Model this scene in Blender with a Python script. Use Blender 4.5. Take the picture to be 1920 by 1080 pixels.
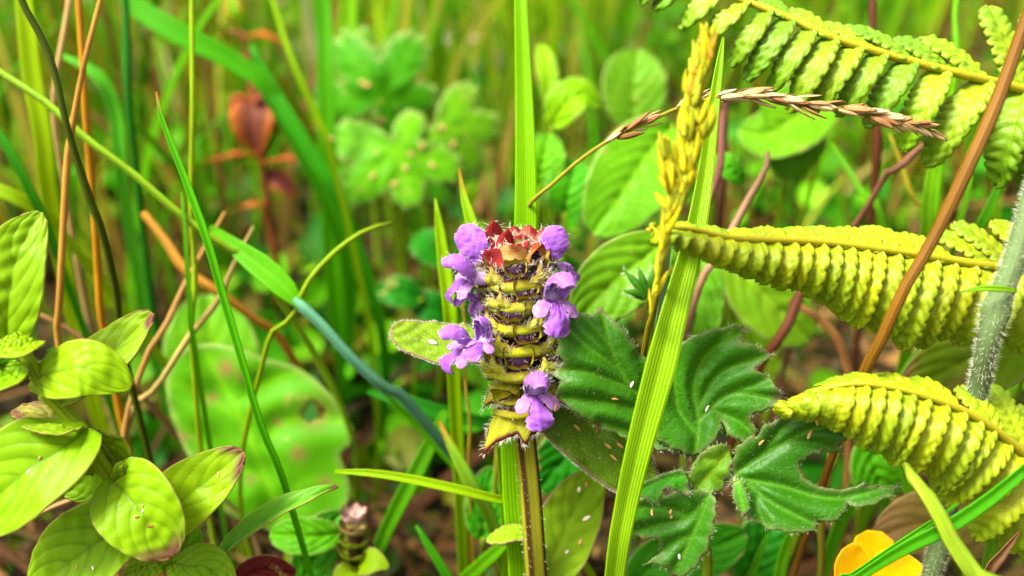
import bpy, math, random
import numpy as np
from mathutils import Vector
from mathutils.geometry import delaunay_2d_cdt

random.seed(7)
rng = np.random.default_rng(7)
for o in list(bpy.data.objects):
    bpy.data.objects.remove(o)
scene = bpy.context.scene
COL = scene.collection

# ------------------------------------------------------------------ camera, sky, sun, exposure
CAM_H = 0.15
PITCH = math.radians(30)
FPX = 540 / math.tan(math.radians(18))
cam_data = bpy.data.cameras.new('camera')
cam_data.sensor_width = 36
cam_data.lens = 36 * FPX / 1920
cam_data.clip_start = 0.005
cam_data.clip_end = 400
cam_data.dof.use_dof = True
cam_data.dof.focus_distance = 0.0985
cam_data.dof.aperture_fstop = 14.5
cam = bpy.data.objects.new('camera', cam_data)
cam.location = (0, 0, CAM_H)
cam.rotation_euler = (math.pi / 2 - PITCH, 0, 0)
COL.objects.link(cam)
scene.camera = cam

SUN_EL, SUN_AZ = math.radians(60), math.radians(-105)     # azimuth: from +Y towards +X
world = bpy.data.worlds.new('World')
scene.world = world
world.use_nodes = True
wn = world.node_tree.nodes
wl = world.node_tree.links
bg = wn['Background']
sky = wn.new('ShaderNodeTexSky')
sky.sky_type = 'NISHITA'
sky.sun_disc = False
sky.sun_elevation = SUN_EL
sky.sun_rotation = SUN_AZ
sky.air_density = 0.7
sky.dust_density = 6.0
sky.ozone_density = 0.6
bg.inputs['Strength'].default_value = 0.15
veil = wn.new('ShaderNodeHueSaturation')          # thin bright cloud: the sky's blue washed out to a warm white
veil.inputs['Saturation'].default_value = 0.15
warm = wn.new('ShaderNodeMix')
warm.data_type = 'RGBA'
warm.blend_type = 'MULTIPLY'
warm.inputs[0].default_value = 1.0
warm.inputs[7].default_value = (1.06, 1.0, 0.84, 1)
wl.new(sky.outputs[0], veil.inputs['Color'])
wl.new(veil.outputs[0], warm.inputs[6])
wl.new(warm.outputs[2], bg.inputs['Color'])
sun_data = bpy.data.lights.new('sun', 'SUN')
sun_data.energy = 3.2
sun_data.angle = math.radians(18)
sun_data.color = (1.0, 0.95, 0.86)
sun = bpy.data.objects.new('sun', sun_data)
sd = Vector((math.sin(SUN_AZ) * math.cos(SUN_EL), math.cos(SUN_AZ) * math.cos(SUN_EL), math.sin(SUN_EL)))
sun.rotation_euler = sd.to_track_quat('Z', 'Y').to_euler()
sun.location = (0, 0, 3)
COL.objects.link(sun)
scene.view_settings.view_transform = 'Standard'
scene.view_settings.look = 'None'
scene.view_settings.gamma = 1
scene.view_settings.use_curve_mapping = False
scene.view_settings.exposure = 1.95

# ------------------------------------------------------------------ helpers: coordinates
CAM = np.array([0, 0, CAM_H])
FW = np.array([0, math.cos(PITCH), -math.sin(PITCH)])
UP = np.array([0, math.sin(PITCH), math.cos(PITCH)])
RT = np.array([1.0, 0, 0])
ZUP = np.array([0, 0, 1.0])

def P(px, py, d):
    """A point of the place, seen at photograph pixel (px, py), d centimetres in front of the lens."""
    d = d * 0.01
    return CAM + FW * d + RT * ((px - 960) / FPX * d) - UP * ((py - 540) / FPX * d)

def proj(p):
    q = np.asarray(p) - CAM
    d = q @ FW
    return np.array([960 + FPX * (q @ RT) / d, 540 - FPX * (q @ UP) / d, d * 100])

def D(r, u, t):
    """direction given as right, up, towards the viewer"""
    v = RT * r + UP * u - FW * t
    return v / np.linalg.norm(v)

def px2m(w, d):
    return w / FPX * d * 0.01

def nrm(v):
    v = np.asarray(v, float)
    return v / np.maximum(np.linalg.norm(v, axis=-1, keepdims=True), 1e-12)

def spline(pts, n):
    pts = np.asarray(pts, float)
    m = len(pts)
    if m == 2:
        t = np.linspace(0, 1, n)[:, None]
        return pts[0] * (1 - t) + pts[1] * t
    ext = np.vstack([2 * pts[0] - pts[1], pts, 2 * pts[-1] - pts[-2]])
    out = []
    k = 24
    for i in range(m - 1):
        p0, p1, p2, p3 = ext[i:i + 4]
        t = np.linspace(0, 1, k, endpoint=False)[:, None]
        out.append(0.5 * (2 * p1 + (p2 - p0) * t + (2 * p0 - 5 * p1 + 4 * p2 - p3) * t ** 2 + (3 * p1 - p0 - 3 * p2 + p3) * t ** 3))
    out = np.vstack(out + [pts[-1:]])
    s = np.concatenate([[0], np.cumsum(np.linalg.norm(np.diff(out[:, :3], axis=0), axis=1))])
    q = np.linspace(0, s[-1], n)
    return np.stack([np.interp(q, s, out[:, j]) for j in range(out.shape[1])], 1)

def sstep(a, b, x):
    t = np.clip((x - a) / (b - a), 0, 1)
    return t * t * (3 - 2 * t)

def frames(S, hint):
    T = nrm(np.gradient(S, axis=0))
    hint = np.broadcast_to(np.asarray(hint, float), S.shape)
    N = nrm(hint - (hint * T).sum(1, keepdims=True) * T)
    return T, N, np.cross(T, N)

def srgb(r, g, b, k=1.0):
    c = np.array([r, g, b]) / 255.0
    c = np.where(c <= 0.04045, c / 12.92, ((c + 0.055) / 1.055) ** 2.4)
    return tuple(np.clip(c * k, 0.001, 0.9)) + (1.0,)

# ------------------------------------------------------------------ helpers: objects
def mesh(name, V, F, mat, parent=None, origin=None, attrs=None, color=None, uv=None, smooth=True, solid=0.0, cols=None):
    V = np.asarray(V, float)
    if parent is not None:
        origin = np.array(LOC[parent.name])
    if origin is None:
        origin = np.zeros(3)
    origin = np.asarray(origin, float)
    me = bpy.data.meshes.new(name)
    me.from_pydata((V - origin).tolist(), [], F if isinstance(F, list) else F.tolist())
    if smooth:
        me.polygons.foreach_set('use_smooth', [True] * len(me.polygons))
    for k, a in (attrs or {}).items():
        at = me.attributes.new(k, 'FLOAT', 'POINT')
        at.data.foreach_set('value', np.asarray(a, np.float32).ravel())
    if cols is not None:
        at = me.attributes.new('tint', 'FLOAT_COLOR', 'POINT')
        at.data.foreach_set('color', np.asarray(cols, np.float32).ravel())
    if uv is not None:
        lay = me.uv_layers.new(name='UVMap')
        li = np.empty(len(me.loops), np.int32)
        me.loops.foreach_get('vertex_index', li)
        lay.data.foreach_set('uv', np.asarray(uv, np.float32)[li].ravel())
    me.materials.append(mat)
    me.update()
    o = bpy.data.objects.new(name, me)
    COL.objects.link(o)
    if parent is not None:
        o.parent = parent
        LOC[o.name] = tuple(origin)          # every child keeps its thing's origin
    else:
        o.location = origin
        LOC[o.name] = tuple(origin)
    if color is not None:
        o.color = color
    if solid:
        md = o.modifiers.new('thickness', 'SOLIDIFY')
        md.thickness = solid
        md.offset = 0
        md.use_rim = True
    return o

LOC = {}

def tag(o, label, cat, group=None, kind=None):
    if label:
        o['label'] = label
    if cat:
        o['category'] = cat
    if group:
        o['group'] = group
    if kind:
        o['kind'] = kind
    return o

def thing(name, label, cat, loc, group=None):
    o = bpy.data.objects.new(name, None)
    o.empty_display_size = 0.005
    o.location = tuple(loc)
    COL.objects.link(o)
    LOC[o.name] = tuple(float(x) for x in loc)
    return tag(o, label, cat, group)

def grid_faces(nu, nv, wrap=False):
    i, j = np.meshgrid(np.arange(nu - 1), np.arange(nv if wrap else nv - 1), indexing='ij')
    a = i * nv + j
    b = i * nv + (j + 1) % nv
    return np.stack([a, b, b + nv, a + nv], -1).reshape(-1, 4)

def leaf_geo(spine, width, hint, nu=40, nv=17, fold=0.0, arch=0.0, serr=0, serr_amp=0.0, wave=0.0, wave_n=3,
             veins=0, vein_k=0.25, vein_p=1.3, relief=0.0, edge_w=0.08, tip0=2.0, twist=0.0, lobes=0, lobe_h=0.0, lobe_s=0.4, seed=0, asym=0.0, rumple=0.0):
    """A blade or leaf around a spine: returns vertices, faces, attributes and uv."""
    S = spline(spine, nu)
    T, N, W = frames(S, hint)
    u = np.linspace(0, 1, nu)
    if twist:
        a = (twist * u)[:, None]
        N, W = N * np.cos(a) + W * np.sin(a), W * np.cos(a) - N * np.sin(a)
    w = width(u) if callable(width) else np.interp(u, np.linspace(0, 1, len(width)), width)
    v = np.linspace(-1, 1, nv)
    U, Vv = np.meshgrid(u, v, indexing='ij')
    A = np.abs(Vv)
    wid = np.repeat(w[:, None], nv, 1) * (1 + asym * np.sign(Vv))
    if serr:
        ph = (U * serr) % 1.0
        wid = wid * (1 + serr_amp * (ph - 0.5) * A ** 3)
    if lobes:
        ph = np.abs(np.sin(np.pi * (U * lobes - lobe_s)))
        wid = wid * (1 - serr_amp * (1 - ph) ** 2 * A ** 4)
    L = np.linalg.norm(np.diff(S, axis=0), axis=1).sum()
    if arch:
        sv = np.sin(arch * Vv) / math.sin(min(arch, math.pi / 2)) * wid
        nvv = (np.cos(arch * Vv) - 1) / math.sin(min(arch, math.pi / 2)) * wid
    else:
        sv = Vv * wid
        nvv = fold * A * wid
    h = nvv
    r0 = np.random.default_rng(seed)
    if wave:
        p1, p2 = r0.uniform(0, 6.28, 2)
        h = h + wave * wid * A ** 2 * np.sin(U * wave_n * 6.28 + p1 + np.sign(Vv) * p2)
    if rumple:
        for q in range(5):
            fu, fv, ph = r0.uniform(2, 9), r0.uniform(-4, 4), r0.uniform(0, 6.28)
            h = h + rumple * np.sin(fu * U * 6.28 + fv * Vv * 3.0 + ph)
    vein = np.exp(-(A * wid / (0.05 * w.max() + 1e-9)) ** 2) * (1 - 0.6 * U)
    if veins:
        dmin = np.full(U.shape, 1e3)
        for k in range(veins):
            u0 = 0.02 + 0.8 * k / veins
            c = u0 + vein_k * A ** vein_p * (1 + 0.3 * k / veins)
            dmin = np.minimum(dmin, np.abs(U - c) * L)
        lat = np.exp(-(dmin / (0.055 * w.max())) ** 2) * (A > 0.02)
        h = h - relief * (np.exp(-(dmin / (0.11 * w.max())) ** 2) + np.exp(-(A * wid / (0.12 * w.max())) ** 2))
        vein = np.maximum(vein, 0.7 * lat * (1 - A ** 4))
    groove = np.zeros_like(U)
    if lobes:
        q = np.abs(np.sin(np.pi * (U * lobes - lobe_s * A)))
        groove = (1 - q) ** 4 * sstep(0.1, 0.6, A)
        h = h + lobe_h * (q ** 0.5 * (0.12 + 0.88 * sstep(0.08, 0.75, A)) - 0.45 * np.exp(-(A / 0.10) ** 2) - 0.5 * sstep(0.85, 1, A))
    V = S[:, None, :] + W[:, None, :] * sv[..., None] + N[:, None, :] * h[..., None]
    edge = np.maximum(sstep(1 - edge_w, 1.0, A), sstep(1 - edge_w * 0.35, 1, U))
    n1 = sum(np.sin(r0.uniform(3, 14) * U + r0.uniform(-5, 5) * Vv + r0.uniform(0, 6)) for _ in range(4)) / 4
    tip = sstep(tip0, 1.0, U + (1 - tip0) * (0.7 * n1 + 0.5 * A - .2)) if tip0 < 1.5 else np.zeros_like(U)
    return V.reshape(-1, 3), grid_faces(nu, nv), {'vein': vein, 'edge': edge, 'tip': tip, 'groove': groove}, np.stack([U.ravel(), Vv.ravel() * 0.5 + 0.5], 1)

def leaf(name, mat, parent, spine, width, hint, color=None, solid=0.00018, origin=None, **kw):
    V, F, A, uv = leaf_geo(spine, width, hint, **kw)
    return mesh(name, V, F, mat, parent, origin, A, color, uv, solid=solid)

def tube_geo(pts, radii, n=30, seg=8, square=0.0, ridge=0, ridge_a=0.0, hint=None):
    S = spline(pts, n)
    hint = np.array([0.3, -1, 0.35]) if hint is None else hint
    T, N, W = frames(S, hint)
    r = np.interp(np.linspace(0, 1, n), np.linspace(0, 1, len(radii)), radii)
    a = np.linspace(0, 2 * np.pi, seg, endpoint=False)
    rr = np.ones(seg)
    if square:
        rr = (np.abs(np.cos(a)) ** square + np.abs(np.sin(a)) ** square) ** (-1 / square)
    if ridge:
        rr = rr * (1 + ridge_a * np.cos(ridge * a))
    V = S[:, None] + (N[:, None] * np.cos(a)[None, :, None] + W[:, None] * np.sin(a)[None, :, None]) * (r[:, None] * rr[None])[..., None]
    V = V.reshape(-1, 3)
    F = grid_faces(n, seg, True).tolist()
    F.append(list(range(seg))[::-1])
    F.append(list(range((n - 1) * seg, n * seg)))
    U = np.repeat(np.linspace(0, 1, n), seg)
    edge = np.tile(rr / rr.max(), n)
    uv = np.stack([U, np.tile(a / 6.2832, n)], 1)
    return V, F, {'edge': edge, 'vein': np.zeros(len(V)), 'tip': np.zeros(len(V)), 'groove': np.zeros(len(V))}, uv

def tube(name, mat, parent, pts, radii, color=None, origin=None, **kw):
    V, F, A, uv = tube_geo(pts, radii, **kw)
    return mesh(name, V, F, mat, parent, origin, A, color, uv)

def hairs(name, mat, parent, items, color=None):
    """thin tapered hairs as one mass"""
    Vs, Fs = [], []
    k = 0
    for p, d, l, r in items:
        d = nrm(d)
        a = nrm(np.cross(d, [0.31, 0.52, 0.8]))
        b = np.cross(d, a)
        bend = a * (l * 0.22 * random.uniform(-1, 1)) + b * (l * 0.22 * random.uniform(-1, 1))
        for ph in (0, 2.094, 4.189):
            c = a * math.cos(ph) + b * math.sin(ph)
            Vs.append(p + c * r)
        for ph in (0, 2.094, 4.189):
            c = a * math.cos(ph) + b * math.sin(ph)
            Vs.append(p + d * l * 0.55 + bend * 0.3 + c * r * 0.7)
        Vs.append(p + d * l + bend)
        for i in range(3):
            j = (i + 1) % 3
            Fs.append([k + i, k + j, k + 3 + j, k + 3 + i])
            Fs.append([k + 3 + i, k + 3 + j, k + 6])
        k += 7
    o = mesh(name, np.array(Vs), Fs, mat, parent, color=color)
    o['kind'] = 'stuff'
    return o

def vnormals(V, F):
    F = np.asarray([f[:4] if len(f) >= 4 else list(f) + [f[-1]] for f in F])
    n = np.cross(V[F[:, 2]] - V[F[:, 0]], V[F[:, 3]] - V[F[:, 1]])
    N = np.zeros_like(V)
    for i in range(4):
        np.add.at(N, F[:, i], n)
    return nrm(N)

def margin_hairs(V, nu, nv, n, length, r=0.00002, jitter=0.5, both=True, u0=0.05):
    """hair roots along both margins of a leaf_geo grid"""
    G = V.reshape(nu, nv, 3)
    out = []
    for _ in range(n):
        side = random.random() < 0.5
        t = random.uniform(u0, 0.999) * (nu - 1)
        i = int(t)
        f = t - i
        j, j2 = (0, 1) if side else (nv - 1, nv - 2)
        p = G[i, j] * (1 - f) + G[i + 1, j] * f
        d = nrm(G[i, j] - G[i, j2]) + nrm(G[i + 1, j] - G[i, j]) * 0.4 + rng.normal(0, jitter * 0.5, 3)
        out.append((p, d, length * random.uniform(0.6, 1.25), r))
    return out

def surface_hairs(V, F, n, length, lean, r=0.000016, flip=None):
    N = vnormals(V, F)
    idx = rng.integers(0, len(V), n)
    out = []
    toward = -FW
    for i in idx:
        nn = N[i] if N[i] @ toward > 0 else -N[i]
        out.append((V[i] + rng.normal(0, 0.00008, 3) * 0.6, nn + np.asarray(lean) + rng.normal(0, 0.25, 3), length * random.uniform(0.6, 1.3), r))
    return out

# ------------------------------------------------------------------ materials
def new_mat(name):
    m = bpy.data.materials.new(name)
    m.use_nodes = True
    nt = m.node_tree
    for n in list(nt.nodes):
        nt.nodes.remove(n)
    return m, nt, nt.nodes, nt.links

def mixc(nt, fac, a, b, mode='MIX'):
    n = nt.nodes.new('ShaderNodeMix')
    n.data_type = 'RGBA'
    n.blend_type = mode
    for sock, val in ((n.inputs[0], fac), (n.inputs[6], a), (n.inputs[7], b)):
        if isinstance(val, (int, float)):
            sock.default_value = val
        elif isinstance(val, (tuple, list)):
            sock.default_value = val
        else:
            nt.links.new(val, sock)
    return n.outputs[2]

def mth(nt, op, a, b=None, clamp=False):
    n = nt.nodes.new('ShaderNodeMath')
    n.operation = op
    n.use_clamp = clamp
    for s, val in zip(n.inputs, (a, b)):
        if val is None:
            continue
        if isinstance(val, (int, float)):
            s.default_value = val
        else:
            nt.links.new(val, s)
    return n.outputs[0]

def attr(nt, name):
    n = nt.nodes.new('ShaderNodeAttribute')
    n.attribute_name = name
    return n

def noise_tex(nt, coord, scale, detail=3, rough=0.6):
    n = nt.nodes.new('ShaderNodeTexNoise')
    n.inputs['Scale'].default_value = scale
    n.inputs['Detail'].default_value = detail
    n.inputs['Roughness'].default_value = rough
    nt.links.new(coord, n.inputs['Vector'])
    return n.outputs['Fac']

def ramp(nt, fac, a, b):
    n = nt.nodes.new('ShaderNodeMapRange')
    n.inputs[1].default_value = a
    n.inputs[2].default_value = b
    n.clamp = True
    nt.links.new(fac, n.inputs[0])
    return n.outputs[0]

def leaf_mat(name, vein=(1.25, 1.15, 1.2), vein_f=0.6, edge=None, edge_f=0.7, tip=None, mottle=(0.7, 0.85, 0.7), mottle_f=0.6, scale=450,
             trans=0.35, rough=0.55, spec=0.08, bump=0.35, stripes=0, spots=None, tcol=(1.25, 1.15, 0.6), use_tint=False, groove=None, cell=0, flecks=None):
    m, nt, N, L = new_mat(name)
    if use_tint:
        base = attr(nt, 'tint').outputs['Color']
    else:
        base = N.new('ShaderNodeObjectInfo').outputs['Color']
    tc = N.new('ShaderNodeTexCoord')
    oi = N.new('ShaderNodeObjectInfo')
    off = N.new('ShaderNodeVectorMath')
    off.operation = 'ADD'
    sc = mth(nt, 'MULTIPLY', oi.outputs['Random'], 3.0)
    L.new(tc.outputs['Object'], off.inputs[0])
    L.new(sc, off.inputs[1])
    co = off.outputs[0]
    n1 = noise_tex(nt, co, scale, 4)
    n2 = noise_tex(nt, co, scale * 8, 3)
    c = mixc(nt, mth(nt, 'MULTIPLY', ramp(nt, n1, 0.35, 0.7), mottle_f), base, mixc(nt, 1.0, base, tuple(mottle) + (1,), 'MULTIPLY'))
    c = mixc(nt, mth(nt, 'MULTIPLY', ramp(nt, n2, 0.45, 0.75), 0.3), c, mixc(nt, 1.0, c, (1.3, 1.22, 1.0, 1), 'MULTIPLY'))
    h = mth(nt, 'MULTIPLY', n2, 0.5)
    if cell:
        vo = N.new('ShaderNodeTexVoronoi')
        vo.feature = 'DISTANCE_TO_EDGE'
        vo.inputs['Scale'].default_value = cell
        L.new(co, vo.inputs['Vector'])
        cl = ramp(nt, vo.outputs['Distance'], 0.0, 0.18)
        h = mth(nt, 'ADD', h, mth(nt, 'MULTIPLY', cl, 0.22))
        c = mixc(nt, mth(nt, 'MULTIPLY', mth(nt, 'SUBTRACT', 1.0, cl), 0.25), c, mixc(nt, 1.0, c, (1.35, 1.25, 1.3, 1), 'MULTIPLY'))
    if stripes:
        uv = N.new('ShaderNodeUVMap')
        sep = N.new('ShaderNodeSeparateXYZ')
        L.new(uv.outputs[0], sep.inputs[0])
        s = mth(nt, 'SINE', mth(nt, 'MULTIPLY', sep.outputs[1], stripes * 6.2832))
        s = mth(nt, 'MULTIPLY_ADD', s, 0.5)
        s.node.inputs[2].default_value = 0.5
        h = mth(nt, 'ADD', h, s)
        c = mixc(nt, mth(nt, 'MULTIPLY', s, 0.28), c, mixc(nt, 1.0, c, (1.5, 1.3, 1.4, 1), 'MULTIPLY'))
    if vein_f:
        c = mixc(nt, mth(nt, 'MULTIPLY', attr(nt, 'vein').outputs['Fac'], vein_f), c, mixc(nt, 1.0, c, tuple(vein) + (1,), 'MULTIPLY'))
    if groove:
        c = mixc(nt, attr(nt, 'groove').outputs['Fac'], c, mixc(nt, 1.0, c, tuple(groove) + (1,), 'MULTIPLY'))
    if spots:
        n3 = noise_tex(nt, co, scale * 1.7, 5, 0.7)
        c = mixc(nt, ramp(nt, n3, spots[1], spots[1] + 0.06), c, spots[0])
    if flecks:
        n4 = noise_tex(nt, co, scale * 22, 1)
        c = mixc(nt, ramp(nt, n4, flecks[1], flecks[1] + 0.04), c, flecks[0])
    if tip:
        c = mixc(nt, mth(nt, 'MULTIPLY', attr(nt, 'tip').outputs['Fac'], mth(nt, 'ADD', 0.5, n1), True), c, tip)
    if edge:
        c = mixc(nt, mth(nt, 'MULTIPLY', attr(nt, 'edge').outputs['Fac'], edge_f), c, edge)
    pb = N.new('ShaderNodeBsdfPrincipled')
    L.new(c, pb.inputs['Base Color'])
    pb.inputs['Roughness'].default_value = rough
    pb.inputs['Specular IOR Level'].default_value = spec
    bp = N.new('ShaderNodeBump')
    bp.inputs['Strength'].default_value = bump
    bp.inputs['Distance'].default_value = 0.00012
    L.new(h, bp.inputs['Height'])
    L.new(bp.outputs[0], pb.inputs['Normal'])
    out = N.new('ShaderNodeOutputMaterial')
    if trans:
        tr = N.new('ShaderNodeBsdfTranslucent')
        L.new(mixc(nt, 1.0, c, tuple(tcol) + (1,), 'MULTIPLY'), tr.inputs['Color'])
        L.new(bp.outputs[0], tr.inputs['Normal'])
        mx = N.new('ShaderNodeMixShader')
        mx.inputs[0].default_value = trans
        L.new(pb.outputs[0], mx.inputs[1])
        L.new(tr.outputs[0], mx.inputs[2])
        L.new(mx.outputs[0], out.inputs['Surface'])
    else:
        L.new(pb.outputs[0], out.inputs['Surface'])
    return m

M = {}
M['blade'] = leaf_mat('grass_blade_skin', stripes=9, trans=0.42, rough=0.42, tip=srgb(190, 110, 40, 0.5), vein_f=0.3, mottle_f=0.3, scale=150, flecks=(srgb(190, 130, 40, .5), 0.79))
M['old_blade'] = leaf_mat('spotted_blade_skin', stripes=9, trans=0.4, rough=0.42, vein_f=0.3, mottle_f=0.4, scale=150, spots=(srgb(150, 105, 45, .5), 0.72), flecks=(srgb(140, 100, 40, .5), 0.76))
M['stalk'] = leaf_mat('stalk_skin', stripes=8, trans=0.12, rough=0.5, vein_f=0, mottle_f=0.7, mottle=(0.6, 0.55, 0.5), scale=120, bump=0.6)
M['mass'] = leaf_mat('grass_mass_skin', use_tint=True, trans=0.4, rough=0.5, vein_f=0, mottle_f=0.3, scale=90)
M['litter'] = leaf_mat('litter_skin', use_tint=True, trans=0.1, rough=0.8, vein_f=0, mottle_f=0.7, mottle=(0.5, 0.45, 0.4), scale=150)
M['herb'] = leaf_mat('pale_herb_leaf', trans=0.42, rough=0.4, edge=srgb(190, 170, 90, 0.5), edge_f=0.75, tip=srgb(130, 80, 70, 0.5), vein=(0.42, 0.52, 0.4), vein_f=1.0,
                     mottle=(0.72, 0.85, 0.6), scale=220, flecks=(srgb(200, 200, 120, .6), 0.80))
M['leaf'] = leaf_mat('soft_leaf', trans=0.38, rough=0.5, edge=srgb(200, 190, 130, 0.5), edge_f=0.45, tip=srgb(170, 135, 80, 0.5), spots=(srgb(185, 170, 90, 0.5), 0.62), scale=130, vein=(1.9, 1.45, 2.2), vein_f=0.8)
M['heal'] = leaf_mat('self_heal_leaf', trans=0.36, rough=0.5, edge=srgb(150, 115, 98, 0.6), edge_f=0.95, vein=(0.8, 0.85, 0.8), vein_f=0.6, scale=300, flecks=(srgb(210, 215, 150, .6), 0.77))
M['butter'] = leaf_mat('buttercup_leaf_skin', trans=0.2, rough=0.45, spec=0.18, edge=srgb(150, 130, 100, 0.5), edge_f=0.35, vein=(2.6, 1.75, 2.4), vein_f=0.85, cell=900,
                       mottle=(0.65, 0.8, 0.6), tip=srgb(120, 95, 80, 0.5), scale=260, bump=1.0, flecks=(srgb(190, 190, 120, .6), 0.785))
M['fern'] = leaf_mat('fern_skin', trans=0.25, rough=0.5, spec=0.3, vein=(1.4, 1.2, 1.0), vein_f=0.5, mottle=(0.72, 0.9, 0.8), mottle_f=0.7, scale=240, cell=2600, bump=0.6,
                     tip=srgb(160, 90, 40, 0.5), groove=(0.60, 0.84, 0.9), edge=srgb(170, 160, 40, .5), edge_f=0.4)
M['bract'] = leaf_mat('bract_skin', trans=0.25, rough=0.45, edge=srgb(96, 34, 32, 0.45), edge_f=1.0, tip=srgb(170, 60, 60, 0.6), vein=(0.85, 0.9, 0.9), vein_f=0.5, mottle=(0.75, 0.8, 0.6), scale=500, tcol=(1.2, 1.1, 0.6))
M['redbract'] = leaf_mat('young_bract_skin', trans=0.3, rough=0.45, edge=srgb(140, 30, 40, 0.5), edge_f=0.9, tip=srgb(176, 48, 54, 0.55), vein=(1.2, 1.3, 1.2), vein_f=0.5, mottle=(1.0, 0.7, 0.6), scale=700, tcol=(1.2, 1, .8))
M['petal'] = leaf_mat('violet_petal', trans=0.35, rough=0.55, spec=0.25, vein=(0.6, 0.45, 0.85), vein_f=0.5, mottle=(0.65, 0.5, 0.85), mottle_f=0.8, scale=900, tcol=(1.1, 1.0, 1.1), bump=0.5, edge=srgb(220, 190, 245, .75), edge_f=0.35)
M['yellow'] = leaf_mat('yellow_petal', trans=0.3, rough=0.3, spec=0.4, vein=(0.95, 0.85, 0.5), vein_f=0.4, mottle=(1, 0.92, 0.8), scale=200, tcol=(1.1, 1.0, 0.5))
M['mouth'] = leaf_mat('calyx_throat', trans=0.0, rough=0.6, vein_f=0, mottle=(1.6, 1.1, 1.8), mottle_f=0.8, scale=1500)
M['seed'] = leaf_mat('dry_chaff', trans=0.15, rough=0.6, vein_f=0, stripes=3, mottle=(0.6, 0.5, 0.42), scale=500, edge=srgb(140, 100, 60, .5), edge_f=0.3)
M['red'] = leaf_mat('red_leaf', trans=0.3, rough=0.5, edge=srgb(200, 110, 30, 0.55), edge_f=0.85, vein=(1.2, 1.4, 1.2), vein_f=0.5, mottle=(0.6, 0.5, 0.6), scale=150, tcol=(1.3, 1.0, 0.7))

def plain_mat(name, col, rough=0.6, trans=0.0):
    m, nt, N, L = new_mat(name)
    pb = N.new('ShaderNodeBsdfPrincipled')
    pb.inputs['Base Color'].default_value = col
    pb.inputs['Roughness'].default_value = rough
    out = N.new('ShaderNodeOutputMaterial')
    L.new(pb.outputs[0], out.inputs['Surface'])
    if trans:
        tr = N.new('ShaderNodeBsdfTranslucent')
        tr.inputs['Color'].default_value = col
        mx = N.new('ShaderNodeMixShader')
        mx.inputs[0].default_value = trans
        L.new(pb.outputs[0], mx.inputs[1])
        L.new(tr.outputs[0], mx.inputs[2])
        L.new(mx.outputs[0], out.inputs['Surface'])
    return m
M['hair'] = plain_mat('pale_hair', (0.72, 0.72, 0.6, 1), 0.4, 0.4)
M['hair_green'] = plain_mat('leaf_hair', (0.42, 0.5, 0.26, 1), 0.4, 0.4)

def ground_mat():
    m, nt, N, L = new_mat('soil')
    tc = N.new('ShaderNodeTexCoord')
    co = tc.outputs['Object']
    a = noise_tex(nt, co, 28, 6, 0.7)
    b = noise_tex(nt, co, 400, 4, 0.6)
    c = mixc(nt, ramp(nt, a, 0.35, 0.65), srgb(62, 46, 26, 0.8), srgb(98, 80, 40, 0.8))
    c = mixc(nt, ramp(nt, b, 0.4, 0.7), c, srgb(50, 62, 20, 0.8))
    pb = N.new('ShaderNodeBsdfPrincipled')
    L.new(c, pb.inputs['Base Color'])
    pb.inputs['Roughness'].default_value = 0.95
    bp = N.new('ShaderNodeBump')
    bp.inputs['Distance'].default_value = 0.004
    L.new(b, bp.inputs['Height'])
    L.new(bp.outputs[0], pb.inputs['Normal'])
    out = N.new('ShaderNodeOutputMaterial')
    L.new(pb.outputs[0], out.inputs['Surface'])
    return m
M['soil'] = ground_mat()

#SECTION: setting
# ------------------------------------------------------------------ the ground and what covers it
def ground_h(x, y):
    return 0.003 * np.sin(x * 31 + 1.3) * np.cos(y * 27) + 0.002 * np.sin(x * 77 + y * 63) + 0.0012 * np.sin(x * 190 - y * 150)

t = np.linspace(-1, 1, 181)
ax = np.sign(t) * (np.abs(t) * 0.9 + 80 * np.abs(t) ** 9)
gx, gy = np.meshgrid(ax, ax + 0.35, indexing='ij')
fade = np.exp(-((gx ** 2 + (gy - 0.35) ** 2) / 4))
gv = np.stack([gx, gy, ground_h(gx, gy) * fade], -1).reshape(-1, 3)
ground = mesh('ground', gv, grid_faces(181, 181)[:, ::-1], M['soil'])
ground['kind'] = 'structure'

def mass(name, base, h, lean, width, curve, cols, seg=6, mat='mass', droop=0.0, fold=0.25):
    """many thin curved blades in one mesh"""
    n = len(base)
    t = np.linspace(0, 1, seg + 1)[None, :, None]
    ld = np.stack([np.cos(lean), np.sin(lean), np.zeros(n)], 1)[:, None]
    rise = np.sin(np.clip(t * (1 + droop), 0, 2.2) * np.pi / 2) / math.sin(min(1 + droop, 1) * np.pi / 2)
    S = base[:, None] + ZUP * (h[:, None, None] * rise) + ld * (curve * h)[:, None, None] * t ** 1.8
    ang = rng.uniform(0, 2 * np.pi, n)
    side = np.stack([np.cos(ang), np.sin(ang), np.zeros(n)], 1)[:, None]
    nn = np.stack([-np.sin(ang), np.cos(ang), np.zeros(n)], 1)[:, None]
    w = (width[:, None, None] * np.clip((1 - t ** 2.2) * (0.55 + 0.9 * t * (1 - t) * 2), 0.03, 2)) * 0.5
    V = np.stack([S - side * w, S + nn * w * fold, S + side * w], 2).reshape(-1, 3)
    k = np.arange(n)[:, None, None] * (seg + 1) * 3
    i = np.arange(seg)[None, :, None] * 3
    j = np.arange(2)[None, None, :]
    a = (k + i + j).ravel()
    F = np.stack([a, a + 1, a + 4, a + 3], 1)
    return mesh(name, V, F, M[mat], cols=np.repeat(cols, (seg + 1) * 3, axis=0))

def pick(cols, n, jit=0.18):
    c = np.array(cols)[rng.integers(0, len(cols), n)]
    c[:, :3] = np.clip(c[:, :3] * np.exp(rng.normal(0, jit, (n, 1))) * np.exp(rng.normal(0, jit * 0.4, (n, 3))), 0.002, 0.85)
    return c

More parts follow.
